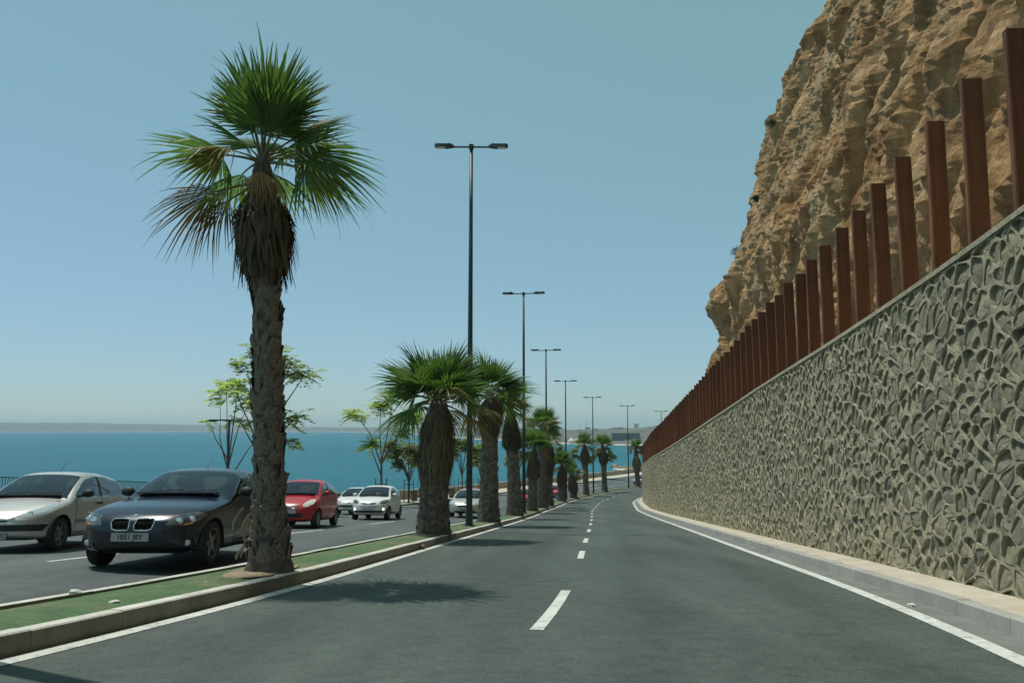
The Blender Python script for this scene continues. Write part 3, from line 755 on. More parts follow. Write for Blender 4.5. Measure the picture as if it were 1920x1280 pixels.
def fan_palm(label, base, H, rb, rt, lean=(0, 0), boots=(0, 0), single=False, skirt=None, leaves=None, nleaf=22, seed=1, scale=1.0, flare=1.5, lsp=.0):
    """H = height of the bud; skirt = list of (height, radius) profile"""
    rg = random.Random(seed)
    root = empty('fan_palm', base); tag(root, label, 'palm tree', 'fan palms on the median')
    ax = lambda h: Vector((lean[0] * (h / H) ** 1.3, lean[1] * (h / H) ** 1.3, h))
    def rad(h):
        t = h / H; r = rb + (rt - rb) * min(1, t * 1.15)
        return r * (1 + (flare - 1) * math.exp(-h / .32))
    n = 26; rows = int(H / .09); V = []; F = []
    for i in range(rows + 1):
        h = -.12 + (H + .12) * i / rows; c = ax(max(h, 0))
        for k in range(n):
            a = 2 * math.pi * k / n
            rr = rad(max(h, 0)) * (1 + .09 * float(vnoise(k * .9, h * 7, 0, seed)) + .05 * math.sin(k * 5 + h * 30))
            if h > H - .35: rr *= 1 - .45 * (h - H + .35) / .35
            V.append((c.x + math.cos(a) * rr, c.y + math.sin(a) * rr, h))
    for i in range(rows):
        for k in range(n): F.append((i * n + k, i * n + (k + 1) % n, (i + 1) * n + (k + 1) % n, (i + 1) * n + k))
    F.append(tuple(rows * n + k for k in range(n)))
    mk('trunk', V, F, M['trunk'], root, True)
    # persistent leaf bases in crossing spirals
    h = boots[0]; row = 0; mb = MB(); cnt = 0
    while h < boots[1]:
        r = rad(h); k_n = max(6, int(2 * math.pi * r / .155))
        for k in range(k_n):
            if rg.random() < .10: continue
            a = 2 * math.pi * (k + (.5 if row % 2 else 0)) / k_n + rg.uniform(-.10, .10)
            c = ax(h); ln = rg.uniform(.17, .27); wd = .17 * rg.uniform(.8, 1.15)
            mt_ = Matrix.Translation((c.x + math.cos(a) * r * .93, c.y + math.sin(a) * r * .93, h)) @ Matrix.Rotation(a + math.pi / 2, 4, 'Z') @ Matrix.Rotation(rg.uniform(-.5, .5), 4, 'Y') @ Matrix.Rotation(rg.uniform(-.02, .16), 4, 'X') @ Matrix.Diagonal((wd, wd * rg.uniform(.35, .7), ln, 1))
            if single and cnt < 300:
                o = bpy.data.objects.new('leaf_base', BOOT); col.objects.link(o); o.parent = root; o.matrix_local = mt_; cnt += 1
            else: mb.add([mt_ @ Vector(v) for v in _bv], _bf)
        h += .105; row += 1
    if mb.v: tag(mb.build('leaf_base_run', M['boot'], root), kind='stuff')
    # skirt of dead hanging leaves
    if skirt:
        sk = MB(); z0, z1 = skirt[0][0], skirt[-1][0]; hs_ = [q[0] for q in skirt]; rs_ = [q[1] for q in skirt]
        for k in range(int(760 * max(.7, z1 - z0))):
            hh = rg.uniform(z0 + .12, z1); a = rg.uniform(0, 2 * math.pi); c = ax(hh)
            r1 = float(np.interp(hh, hs_, rs_)) * rg.uniform(.7, 1.08); ln = rg.uniform(.2, .75); wd = rg.uniform(.012, .034)
            hl = max(z0 - .3 * rg.random(), hh - ln); r2 = max(rad(hl), float(np.interp(hl, hs_, rs_)) * rg.uniform(.82, 1.16) + rg.uniform(-.02, .06) * (rg.random() < .3))
            if rg.random() < .42: r2 = max(r2, r1 * rg.uniform(.98, 1.12) + rg.uniform(.0, .05)); wd *= .8
            a2 = a + rg.uniform(-.12, .12); c2 = ax(hl); px, py = -math.sin(a), math.cos(a)
            A = Vector((c.x + math.cos(a) * r1 * .8, c.y + math.sin(a) * r1 * .8, hh)); B = Vector((c.x + math.cos(a) * r1, c.y + math.sin(a) * r1, hh - .3 * (hh - hl)))
            C_ = Vector((c2.x + math.cos(a2) * r2, c2.y + math.sin(a2) * r2, hl)); sd_ = Vector((px, py, 0)) * wd
            sk.add([A - sd_, A + sd_, B + sd_ * 1.3, B - sd_ * 1.3, C_ + sd_ * .35, C_ - sd_ * .35], [(0, 1, 2, 3), (3, 2, 4, 5)])
        # inner body so that the sky does not shine through
        V = []; F = []; nn = 18; st = np.linspace(z0 + .1, z1, 9)
        for i, hh in enumerate(st):
            c = ax(hh)
            for k in range(nn):
                rr = float(np.interp(hh, hs_, rs_)) * (.68 + .14 * float(vnoise(k * .8, hh * 4, 0, seed + 3)))
                V.append((c.x + math.cos(2 * math.pi * k / nn) * rr, c.y + math.sin(2 * math.pi * k / nn) * rr, hh))
        for i in range(len(st) - 1):
            for k in range(nn): F.append((i * nn + k, i * nn + (k + 1) % nn, (i + 1) * nn + (k + 1) % nn, (i + 1) * nn + k))
        sk.add(V, F); sk.build('dead_leaf_skirt', M['skirt'], root)
    bud = ax(H - .05)
    if leaves is None:
        leaves = []
        for k in range(nleaf):
            t = k / (nleaf - 1); el = 80 - 98 * t ** .95 + rg.uniform(-7, 7); az = k * 137.5 + rg.uniform(-14, 14)
            if el < 18 and 215 < az % 360 < 325: el = 26 + rg.uniform(0, 14)
            kind = 'up' if el > 52 else 'open' if el > 8 else 'droop'
            if t > .7 and rg.random() < .4: kind = 'yellow'
            if t > .85 and rg.random() < .45: kind = 'dry'
            leaves.append((az, el, kind, k % 4, scale * rg.uniform(.78, 1.1), rg.uniform(-25, 25)))
    for k, L in enumerate(leaves): add_frond(root, bud + Vector((0, 0, L[6] if len(L) > 6 else 0)), *L[:4], scale=L[4] if len(L) > 4 else scale, roll=L[5] if len(L) > 5 else 0)
    return root
MEDO = -.45
def on_median(Y, o=MEDO): return P(sY(Y), o, KH + .005)

P1L = [  # az (0 right, 90 away, 180 left, 270 towards the camera), elevation, kind, variant, scale, roll
    (262, 86, 'up', 0, 1.22, 0), (80, 82, 'up', 1, 1.24, 10), (190, 76, 'up', 2, 1.14, 15), (345, 74, 'up', 3, 1.14, -10),
    (140, 70, 'up', 1, 1.0, 0), (15, 62, 'up', 0, .98, 20), (280, 68, 'up', 2, .95, 0), (225, 66, 'up', 0, .92, 0), (320, 60, 'up', 1, .9, 0),
    (5, 46, 'open', 1, .98, 35), (60, 44, 'open', 0, 1.0, -20), (115, 45, 'open', 2, 1.0, 0), (30, 34, 'open', 3, .95, -20), (170, 50, 'open', 3, .8, 0),
    (177, 17, 'open', 1, 1.12, 12), (2, 20, 'droop', 0, 1.08, -20), (342, 10, 'droop', 1, .98, 25), (45, 15, 'droop', 2, 1.05, 0), (95, 16, 'droop', 3, 1.0, 0), (135, 8, 'droop', 0, .95, 0),
    (202, 10, 'yellow', 0, .82, 20), (226, 14, 'yellow', 1, .74, 0), (352, -6, 'yellow', 2, 1.05, -20),
    (186, -8, 'dry', 0, 1.12, 25, -.3), (206, -12, 'yellow', 3, .8, 0, -.3), (170, -16, 'dry', 1, .95, 0, -.32), (285, -34, 'dry', 2, .55, 0), (330, -40, 'dry', 3, .6, 0)]
pb = on_median(10.35, -.38)
fan_palm('tall nearest fan palm with green crown and ragged dead skirt beside the dark car', pb, 5.62, .188, .165, lean=(-.32, .1), boots=(.15, 4.35), single=True,
         skirt=[(4.0, .20), (4.2, .27), (4.4, .36), (4.6, .40), (4.83, .41), (5.0, .33), (5.14, .2)], leaves=P1L, seed=3, flare=1.75)
PALMS = [  # Y, lateral offset, bud height, rb, rt, skirt, nleaf, scale, label
    (20.8, 0, 3.5, .37, .34, [(1.4, .37), (1.9, .50), (2.6, .52), (3.05, .45), (3.3, .28)], 29, 1.32, 'broad fan palm with thick bristly trunk in front of the nearest lamp post', 31),
    (31.2, 0, 5.1, .38, .27, [(3.5, .33), (3.9, .52), (4.4, .58), (4.75, .42), (4.95, .26)], 26, 1.3, 'fan palm just right of the nearest lamp post with pale frayed base', 32),
    (41.3, 0, 5.8, .38, .24, [(3.5, .30), (3.8, .62), (4.5, .50), (5.1, .30), (5.5, .2)], 22, 1.05, 'fan palm with dark bell shaped skirt left of the second lamp post', 33),
    (53.0, 0, 4.2, .32, .24, [(2.2, .3), (2.6, .62), (3.2, .5), (3.8, .24)], 24, 1.25, 'low leafy fan palm right of the second lamp post', 34),
    (62.0, 0, 6.5, .38, .28, [(4.0, .3), (4.8, .56), (5.6, .44), (6.2, .26)], 24, 1.3, 'tallest fan palm of the dense clump behind the second lamp post', 35),
    (68.0, 0, 6.0, .40, .3, [(2.4, .36), (3.4, .72), (4.8, .66), (5.6, .3)], 22, 1.2, 'dark trunked fan palm hidden in the dense clump', 36),
    (83.0, 0, 3.9, .40, .3, [(1.6, .36), (2.3, .72), (3.0, .6), (3.6, .3)], 24, 1.35, 'fan palm left of the fourth lamp post at the end of the clump', 37),
    (94.0, 0, 2.9, .36, .34, [(.7, .5), (1.1, .78), (1.8, .72), (2.4, .36)], 20, 1.25, 'smallest fan palm with bushy trunk right of the fourth lamp post', 38),
    (103.2, 0, 6.6, .36, .3, [(4.0, .36), (4.8, .8), (5.6, .7), (6.2, .34)], 22, 1.3, 'slender fan palm left of the fifth lamp post with drooping crown', 39),
    (114.8, 0, 6.6, .40, .32, [(3.8, .38), (4.6, .9), (5.4, .8), (6.1, .34)], 24, 1.55, 'fan palm right of the fifth lamp post', 40),
    (131.8, 0, 6.2, .42, .32, [(2.6, .4), (3.4, 1.0), (4.2, .9), (5.2, .36)], 22, 1.45, 'farthest fan palm, close to the end of the stone wall', 41)]
for (Y, do, H, rb, rt, sk, nl, sc, lb, sd_) in PALMS:
    sk = [(h_, max(rt * .9, r_ * (.80 if Y > 45 else .9))) for h_, r_ in sk]
    fan_palm(lb, on_median(Y, MEDO + do), H, rb, rt, lean=(random.uniform(-.28, .28), random.uniform(-.2, .2)), boots=(.1, sk[0][0] + .2), skirt=sk, nleaf=nl, scale=sc, seed=sd_, flare=1.3)
# peeled fibres and bare soil round the first palms
for k, (Y, r) in enumerate(((10.35, .62), (20.8, .5), (31.2, .45), (41.3, .4))):
    c = on_median(Y, MEDO - .08); v = [(0, 0, .028)]; f = []
    for q in range(20):
        a = 2 * math.pi * q / 20; rr = r * (1 + .25 * float(vnoise(q * .7, k * 3.3)))
        x = math.cos(a) * rr * .72; y = math.sin(a) * rr * 1.5
        x = max(min(x, .36), -.50); v.append((x, y, -.004 + float(zr(c.y + y) - zr(c.y)) + .012))
    f = [(0, 1 + q, 1 + (q + 1) % 20) for q in range(20)]
    o = mk('bare_soil', v, f, M['soil'], None, True); o.location = c; tag(o, kind='structure')
def fibres(Y, o_, seed, n=7, hmax=.8):
    rg = random.Random(seed); c = on_median(Y, o_); root = empty('peeled_bark_strips', c)
    for k in range(n):
        m = MB(); x = -.30 + rg.uniform(-.03, .05); y = rg.uniform(-.22, .10); h = rg.uniform(.35, hmax); ln = rg.uniform(.16, .30); wd = rg.uniform(.018, .035)
        V = []; F = []; bend = rg.uniform(.02, .10); out_ = rg.uniform(.0, .05)
        for i, t in enumerate(np.linspace(0, 1, 5)):
            p = Vector((x - bend * math.sin(t * 2.0) - out_ * t, y - .03 * t, h - ln * t)); ww = wd * (1 - .7 * abs(t - .35))
            V += [p + Vector((ww * .8, ww * .5, 0)), p - Vector((ww * .8, ww * .5, 0))]
        for i in range(4): F.append((2 * i, 2 * i + 1, 2 * i + 3, 2 * i + 2))
        m.add(V, F); m.build('strip', M['peel'], root)
    return root
tag(fibres(10.35, -.38, 5, 5, .85), 'pale peeled bark strips curling from the base of the nearest palm', 'bark strips', 'peeled bark strips')
tag(fibres(20.8, MEDO, 6, 7, .8), 'pale peeled bark strips at the foot of the broad palm', 'bark strips', 'peeled bark strips')
tag(fibres(31.2, MEDO, 8, 8, .7), 'pale peeled bark strips right of the nearest lamp post', 'bark strips', 'peeled bark strips')

# ------------------------------------------------------------------ median lamp posts
def lamp_post():
    root = empty('lamp_post', (0, 0, 0)); H = 13.2
    m = MB(); m.tube([(0, 0, -.1), (0, 0, 4), (0, 0, 8), (0, 0, H)], [.115, .095, .078, .058], 14); m.build('pole', M['pole'], root, True)
    m = MB(); m.lathe([(.0, .05), (.2, .05), (.2, 0), (.125, .0), (.125, .55), (.115, .58)], 14); m.build('base_sleeve', M['pole'], root)
    m = MB(); m.tube([(-.75, 0, H + .0), (.75, 0, H + .0)], .035, 8); m.box((0, 0, H), (.16, .16, .16)); m.build('cross_arm', M['pole'], root)
    for sg in (-1, 1):
        m = MB(); V = []; F = []
        secs = [(.62, .05, .045), (.70, .075, .055), (.86, .13, .06), (1.2, .14, .055), (1.30, .11, .04)]
        for (x, hw, hh) in secs: V += [(sg * x, -hw, H + .0 + .02 - hh + .035 * (x - .6)), (sg * x, hw, H + .02 - hh + .035 * (x - .6)), (sg * x, hw * .8, H + .02 + hh + .035 * (x - .6)), (sg * x, -hw * .8, H + .02 + hh + .035 * (x - .6))]
        for i in range(len(secs) - 1):
            for k in range(4): F.append((i * 4 + k, i * 4 + (k + 1) % 4, i * 4 + 4 + (k + 1) % 4, i * 4 + 4 + k))
        F += [(0, 1, 2, 3), tuple(len(V) - 4 + k for k in range(4))]
        if sg > 0: F = [q[::-1] for q in F]
        m.add(V, F); hd = m.build('lamp_head', M['pole'], root)
        m = MB(); m.box((sg * 1.08, 0, H - .030), (.28, .2, .012)); m.build('lens', M['lamp_glass'], hd)
        m = MB(); m.box((sg * .78, 0, H + .105), (.14, .09, .03)); m.build('bracket', M['pole'], hd)
    return root
LY = (26.5, 46.7, 66.2, 87.6, 108.4, 127.2, 147.2)
names = ['nearest and tallest twin headed lamp post on the median', 'second twin headed lamp post along the median', 'third twin headed lamp post, its foot hidden by the palm clump',
         'fourth twin headed lamp post along the median, right of the palm clump', 'fifth twin headed lamp post between two slender palms', 'sixth twin headed lamp post beside the distant silver car', 'farthest twin headed lamp post showing just above the rusty fence']
lp0 = lamp_post()
for i, Y in enumerate(LY):
    o = lp0 if i == 0 else copy_tree(lp0)
    Yb = Y
    o.location = on_median(Yb, MEDO); o.rotation_euler = (0, 0, heading(sY(Yb)) - math.pi / 2 + (.12 if i == 0 else 0))
    tag(o, names[i], 'lamp post', 'twin headed lamp posts on the median')
# the post behind the camera whose shadow crosses the lower left corner
ob = copy_tree(lp0); ob.location = on_median(5.75, -.75); ob.rotation_euler = (0, 0, heading(sY(5.75)) - math.pi / 2); tag(ob, 'twin headed lamp post just outside the left edge of the picture', 'lamp post', 'twin headed lamp posts on the median')

# ------------------------------------------------------------------ young trees on the promenade
def PR(Y, o, dz=.15):
    x, y = off(sY(Y), o); return Vector((float(x), float(y), float(gz(-11.5, y)) + dz))
def compound_leaf(mb, p, d, ln, rg, m=0, npair=7, lw=.035, ll=.09):
    d = d.normalized(); side = d.cross(Vector((0, 0, 1)))
    if side.length < .1: side = Vector((1, 0, 0))
    side.normalize()
    for i in range(npair):
        t = (i + .6) / npair; c = p + d * ln * t + Vector((0, 0, -.28 * ln * t * t))
        for sg in (-1, 1):
            e = (side * sg + d * .45 + Vector((0, 0, rg.uniform(-.5, .15)))).normalized(); l2 = ll * (1.25 - .6 * abs(t - .4)) * rg.uniform(.8, 1.2)
            w_ = e.cross(Vector((rg.uniform(-.4, .4), rg.uniform(-.4, .4), 1))).normalized() * lw
            mb.add([c, c + e * l2 * .5 + w_, c + e * l2, c + e * l2 * .5 - w_], [(0, 1, 2, 3)], m)
def tree(label, pos, trunk_h, branches, mt, seed, r0=.07, clump=11, ln=.55, dens=1.0, stakes=True, ll=.13, name='young_tree', zk=1.0):
    """branches: list of (start height, [points relative to the base]) with foliage at the end"""
    rg = random.Random(seed); root = empty(name, pos); tag(root, label, 'tree', 'young trees on the promenade')
    tr = MB(); tr.tube([(0, 0, -.1), (.02, .02, trunk_h * .5), (0, 0, trunk_h)], [r0, r0 * .85, r0 * .7], 8); tr.build('trunk', M['bark'], root, True)
    br = MB(); fo = MB()
    for (h0, pts, sz) in branches:
        P_ = [Vector((0, 0, h0))] + [Vector((q[0], q[1], q[2] * zk)) for q in pts]
        # curve through the points
        C = []
        for i in range(len(P_) - 1):
            for t in (0, .5): C.append(P_[i].lerp(P_[i + 1], t) + Vector((rg.uniform(-.04, .04), rg.uniform(-.04, .04), 0)) * (1 if t else 0))
        C.append(P_[-1]); nC = len(C)
        br.tube(C, [r0 * .62 * (1 - .75 * i / (nC - 1)) for i in range(nC)], 6)
        e = P_[-1]
        for k in range(int(clump * sz * dens)):
            a = rg.uniform(0, 2 * math.pi); el = rg.uniform(-.55, .75)
            st = e + Vector((rg.gauss(0, .16), rg.gauss(0, .16), rg.gauss(0, .12))) * sz - (P_[-1] - P_[-2]).normalized() * rg.uniform(0, .35) * sz
            compound_leaf(fo, st, Vector((math.cos(a) * math.cos(el), math.sin(a) * math.cos(el), math.sin(el))), ln * rg.uniform(.7, 1.2) * (.6 + .4 * sz), rg, ll=ll, lw=ll * .42)
    br.build('limb', M['bark'], root, True); fo.build('crown', M[mt], root)
    if stakes:
        for q in ((-.42, 0), (.42, 0)):
            m = MB(); m.box((q[0], q[1], .95), (.07, .07, 2.1)); m.build('stake', M['wood'], root)
        m = MB(); m.box((0, .05, 1.55), (.86, .04, .07)); m.build('crossbar', M['wood'], root)
    return root
def rbr(rg, n, H, spread, h0):
    out = []
    for k in range(n):
        a = 2 * math.pi * k / n + rg.uniform(-.4, .4); r = spread * rg.uniform(.45, 1.0); z = H * rg.uniform(.62, 1.0)
        out.append((h0 * rg.uniform(.7, 1.0), [(math.cos(a) * r * .45, math.sin(a) * r * .45, h0 + (z - h0) * .55), (math.cos(a) * r, math.sin(a) * r, z)], rg.uniform(.7, 1.3)))
    return out
# thin bare-stemmed tree left of the first palm
tree('thin twin stemmed tree with sparse feathery top above the dark car', PR(35.0, -13.2), 2.3, [
    (1.9, [(-.45, 0, 3.4), (-.55, 0, 5.5)], .9), (1.9, [(-.2, .2, 3.6), (-.3, .1, 5.9)], 1.1), (2.1, [(.5, -.2, 4.0), (1.0, 0, 5.5)], 1.1),
    (1.4, [(.9, 0, 2.9), (1.7, 0, 4.0)], .5), (2.3, [(-.7, .1, 3.4), (-1.0, 0, 4.2)], .35), (2.2, [(.1, .3, 4.6), (.3, .2, 6.1)], 1.2)], 'leaf_l', 51, .06, 12, .65, 1.3, False, .17)
tree('feathery light green tree half hidden behind the nearest palm trunk', PR(36.5, -12.2), 3.0, [
    (2.7, [(-.5, 0, 4.6), (-1.0, 0, 6.4)], 1.5), (2.7, [(-.25, .2, 5.0), (-.35, 0, 7.1)], 1.5), (2.8, [(.5, 0, 4.8), (1.2, 0, 6.5)], 1.4), (2.9, [(1.0, .2, 4.8), (2.0, 0, 6.2)], 1.3),
    (2.4, [(.9, -.2, 3.4), (1.6, 0, 4.2)], 1.3), (2.5, [(-.8, 0, 4.0), (-1.7, .1, 5.7)], 1.2), (2.4, [(-.7, 0, 3.2), (-1.2, 0, 4.0)], .9), (2.2, [(.8, .2, 2.8), (1.5, 0, 3.1)], .7),
    (2.9, [(.2, .2, 5.2), (.45, .2, 7.0)], 1.3), (2.6, [(-.6, .3, 4.2), (-.9, .1, 5.1)], 1.3)], 'leaf_l', 52, .085, 13, .72, 1.6, False, .19, zk=1.1)
tree('open tree with four leafy tufts on bare limbs above the white cars', PR(59.0, -12.6), 3.2, [
    (3.0, [(-.9, 0, 5.4), (-2.3, 0, 7.1)], 1.3), (3.1, [(-.2, .2, 5.6), (-.1, 0, 7.8)], 1.7), (3.2, [(.5, .2, 6.0), (.9, 0, 8.6)], 1.6), (3.2, [(1.3, 0, 5.4), (2.6, 0, 7.0)], 2.0),
    (2.2, [(-.6, 0, 3.7), (-1.0, 0, 4.9)], 1.4), (3.1, [(1.0, 0, 4.6), (1.6, 0, 5.6)], 1.0)], 'leaf_l', 53, .10, 17, .75, 2.0, True, .23)
TR = [(68, -12.9, 5.3, 2.3, 'leaf_o', 'bushy olive green tree left of the nearer promenade lamp', 9), (77, -13.6, 5.6, 2.6, 'leaf_o', 'bushy olive green tree between the two promenade lamps', 9),
      (88, -12.6, 6.6, 2.0, 'leaf_d', 'green tree whose crown shows right of the broad palm trunk', 8), (98, -13.2, 6.4, 1.9, 'leaf_o', 'dusky tree behind the nearest lamp post', 8),
      (112, -12.8, 6.6, 2.2, 'leaf_o', 'dusky tree between the third and fourth median palms', 8), (124, -12.8, 6.2, 2.0, 'leaf_o', 'small dusky tree behind the bell skirted palm', 8),
      (139, -13, 6.0, 1.8, 'leaf_d', 'sparse tree beside the second lamp post beyond the road', 7), (150, -13, 6.0, 2.2, 'leaf_d', 'green tree behind the palm right of the fifth lamp post', 10),
      (178, -13, 6.0, 2.6, 'leaf_o', 'olive tree near the rocks, left of the farthest palm', 10)]
for k, (Y, o_, H, sp, mt, lb, n) in enumerate(TR):
    rg = random.Random(90 + k)
    tree(lb, PR(Y, o_), H * .45, rbr(rg, n, H, sp, H * .42), mt, 60 + k, .09, 13, .85, 2.2, k < 6, .30)
# bare stakes of new plantings
for k, (Y, o_) in enumerate(((82, -12.2), (86, -14.4), (93, -12.2), (104, -14.2), (118, -14.0))):
    p = PR(Y, o_); root = empty('sapling', p); tag(root, ['bare sapling by two stakes right of the broad palm', 'bare sapling near the parapet right of the broad palm', 'bare sapling left of the orange sign', 'bare sapling behind the silver car', 'bare sapling right of the frayed palm'][k], 'sapling', 'staked saplings on the promenade')
    m = MB(); m.tube([(0, 0, 0), (.05, 0, 1.6), (0, 0, 3.3)], [.03, .025, .01], 5); m.build('stem', M['bark'], root)
    for q in (-.35, .35): m = MB(); m.box((q, 0, 1.0), (.06, .06, 2.0)); m.build('stake', M['wood'], root)
# clipped shrub on the footway
rg = random.Random(4); p = PR(134, -12.4); root = empty('round_shrub', p); tag(root, 'round dark shrub on the promenade beside the fifth lamp post', 'shrub')
m = MB()
for k in range(10): leaf_blob(m, (rg.uniform(-.8, .8), rg.uniform(-.6, .6), .75 + rg.uniform(-.4, .4)), .7, 120, .2, rg)
m.build('foliage', M['shrub'], root); m = MB(); m.tube([(0, 0, 0), (0, 0, .6)], .06, 6); m.build('stem', M['bark'], root)
# promenade lamps
def prom_lamp(H):
    root = empty('promenade_lamp', (0, 0, 0))
    m = MB(); m.tube([(0, 0, 0), (0, 0, 1), (0, 0, H)], [.07, .06, .05], 10); m.build('pole', M['pole'], root, True)
    m = MB(); m.box((-.42, 0, H - .02), (.95, .10, .06)); m.build('arm', M['pole'], root)
    m = MB(); m.box((-.78, 0, H - .06), (.5, .2, .05)); m.box((-.78, 0, H - .092), (.36, .14, .012), m=1); m.build('lamp_head', [M['pole'], M['lamp_glass']], root)
    return root
for k, (Y, o_, H, lb) in enumerate(((34.3, -12.9, 4.2, 'dark single arm promenade lamp above the roof of the dark car'), (65.0, -12.1, 5.6, 'nearer single arm promenade lamp right of the white cars'),
                                    (81.0, -12.3, 5.6, 'farther single arm promenade lamp left of the broad palm'))):
    o = prom_lamp(H); o.location = PR(Y, o_); o.rotation_euler = (0, 0, .12); tag(o, lb, 'street lamp', 'single arm promenade lamps')
# reading panel on a post
root = empty('information_panel', PR(34.5, -11.9)); tag(root, 'small tilted pale information panel on a post behind the dark car roof', 'sign')
m = MB(); m.box((.28, 0, .8), (.07, .07, 1.7)); m.build('post', M['wood'], root)
m = MB(); m.box((0, 0, 0), (.95, .5, .03)); o = m.build('panel', M['sign_back'], root); o.location = (.15, 0, 1.78); o.rotation_euler = (.2, -.55, 0)
m = MB(); m.box((0, 0, .021), (.88, .44, .006)); o2 = m.build('panel_face', M['panel_face'], o)
# orange road sign
root = empty('orange_sign', PR(74, -11.9)); tag(root, 'small orange sign on a thin post left of the nearest lamp post', 'sign')
m = MB(); m.tube([(0, 0, 0), (0, 0, 3.2)], .035, 8); m.build('post', M['sign_back'], root)
m = MB(); m.lathe([(0, -.015), (.42, -.015), (.42, .015), (0, .015)], 20, 'y', (0, -.05, 2.9)); m.build('sign_plate', M['orange'], root)
# planters / bins by the promenade lamps
for k, (Y, o_) in enumerate(((72, -13.5), (84, -12.6))):
    p = PR(Y, o_); root = empty('litter_bin', p); tag(root, ['dark litter bin between the two promenade lamps', 'dark litter bin left of the broad palm trunk'][k], 'bin', 'litter bins')
    m = MB(); m.lathe([(0, .02), (.30, .02), (.34, .9), (.28, .9), (.26, .2), (0, .2)], 14); m.build('body', M['wood'], root)
    m = MB(); m.lathe([(.345, .86), (.37, .88), (.37, .93), (.33, .94), (.33, .86)], 14); m.build('rim', M['pole'], root)

# litter and a stone beside the lines
def crumple(name, p, r, label, cat, mt, seed, flat=.5):
    rg = random.Random(seed); bm = bmesh.new(); bmesh.ops.create_icosphere(bm, subdivisions=2, radius=r)
    for v in bm.verts: v.co *= rg.uniform(.65, 1.2); v.co.z *= flat
    zmin = min(v.co.z for v in bm.verts)
    for v in bm.verts: v.co.z -= zmin + .004; v.co.x *= 1.5
    me = bpy.data.meshes.new(name); bm.to_mesh(me); bm.free(); me.materials.append(M[mt]); o = bpy.data.objects.new(name, me); col.objects.link(o)
    o.location = p; o.rotation_euler = (0, 0, rg.uniform(0, 3)); tag(o, label, cat)
crumple('crumpled_paper', P(sY(7.6), -1.06, KH + .022), .04, 'white crumpled litter at the far kerb of the median, lower left', 'litter', 'paper', 1, .7)
crumple('crumpled_paper', P(sY(7.25), -.36, KH + .008), .038, 'white flat litter on the turf near the front kerb, lower left', 'litter', 'paper', 2, .3)
crumple('crumpled_paper', P(sY(9.0), -.5, KH + .008), .018, 'tiny white scrap on the turf left of the nearest palm', 'litter', 'paper', 3, .4)
crumple('loose_stone', P(sY(17.4), .04, .006), .07, 'pale loose stone lying at the kerb beside the white line', 'stone', 'kerb', 4, .8)
crumple('crumpled_paper', P(sY(9.4), 7.2, .006), .04, 'small white litter beside the right hand edge line', 'litter', 'paper', 5, .4)
# ------------------------------------------------------------------ far shores
def pix(u, v, D):
    """direction of a photo pixel carried to the forward distance D"""
    p_ = R(6.375); a = (u - 960) / 1450; b = (640 - v) / 1450
    dx, dy, dz = a, math.cos(p_) - b * math.sin(p_), math.sin(p_) + b * math.cos(p_)
    return Vector((dx / dy * D, D, CAMH + dz / dy * D))
def shoreline():
    sh = [(-900, 4300), (-300, 4200), (0, 4100), (300, 4300), (500, 4400), (640, 4000), (740, 2900), (830, 1800), (900, 1350), (980, 1120), (1060, 980), (1150, 900), (1230, 860), (1330, 840), (1500, 830), (1800, 820)]
    rid = [(-900, 788), (-300, 788), (0, 790), (120, 790), (300, 793), (420, 795.5), (520, 798), (640, 800), (740, 800), (830, 799), (900, 800), (980, 802), (1060, 804), (1120, 803.5), (1160, 802), (1200, 798), (1230, 794), (1330, 786), (1500, 780), (1800, 775)]
    us = np.concatenate([np.arange(-900, 800, 20), np.arange(800, 1800, 6)])
    Ds = np.interp(us, [q[0] for q in sh], [q[1] for q in sh]); Vr = np.interp(us, [q[0] for q in rid], [q[1] for q in rid])
    v = []; f = []; fr_ = [0, .02, .06, .12, .2, .3, .42, .5]
    for i, (u, D, vr) in enumerate(zip(us, Ds, Vr)):
        D = D * (1 + .02 * float(vnoise(u / 23, 0, 0, 3)))
        zt = pix(u, vr, D * 1.36).z + 0
        for k, t in enumerate(fr_):
            Dk = D * (1 + t * (.9 if t < .45 else 1.6)); x = (u - 960) / 1450 * Dk * 1.006
            prof = min(1, (t / .40)) ** .75 if t <= .42 else 1
            z = SEA - .5 + (zt - SEA + .5) * prof * (1 if t < .42 else .9)
            if k: z += (zt - SEA) * .07 * float(fbm(u / 17, k * .9, 0, 12, 3)) * (1 if t > .05 else .3)
            if k == 1: z = SEA + 1.2
            v.append((x, Dk, z))
    n = len(fr_)
    mi = []
    for i in range(len(us) - 1):
        for k in range(n - 1): a = i * n + k; f.append((a, a + n, a + n + 1, a + 1)); mi.append(1 if k == 0 else 0)
    tag(mk('far_hills', v, f, [M['hill'], M['beach']], None, True, mi), kind='structure')
shoreline()
# large slab block, houses, tents and a mast on the far shore
def slab_block(u0, u1, vt, vb, D, label, name='slab_building', fl=4):
    a = pix(u0, vb, D); b = pix(u1, vb, D); t = pix(u0, vt, D); Wd = b.x - a.x; Hh = t.z - a.z + 3
    root = empty(name, (a.x + Wd / 2, D, a.z - 3)); tag(root, label, 'building', 'buildings on the far shore')
    m = MB(); m.box((0, 6, Hh / 2), (Wd, 12, Hh)); m.build('wall', M['block'], root)
    fh = (Hh - 3) / fl
    for k in range(fl):
        m = MB(); m.box((0, -.1, 3 + fh * (k + .5)), (Wd * .97, .3, fh * .5)); m.build('window_band', M['darkwin'], root)
    m = MB(); m.box((0, 6, Hh + .25), (Wd + .8, 12.6, .5)); m.build('roof', M['block'], root)
slab_block(1147, 1200, 812, 826.5, 960, 'long grey green slab building on the far shore left of the sixth lamp post')
slab_block(1201, 1236, 814, 826, 1010, 'grey green building wing right of the long slab, behind the sixth lamp post', fl=3)
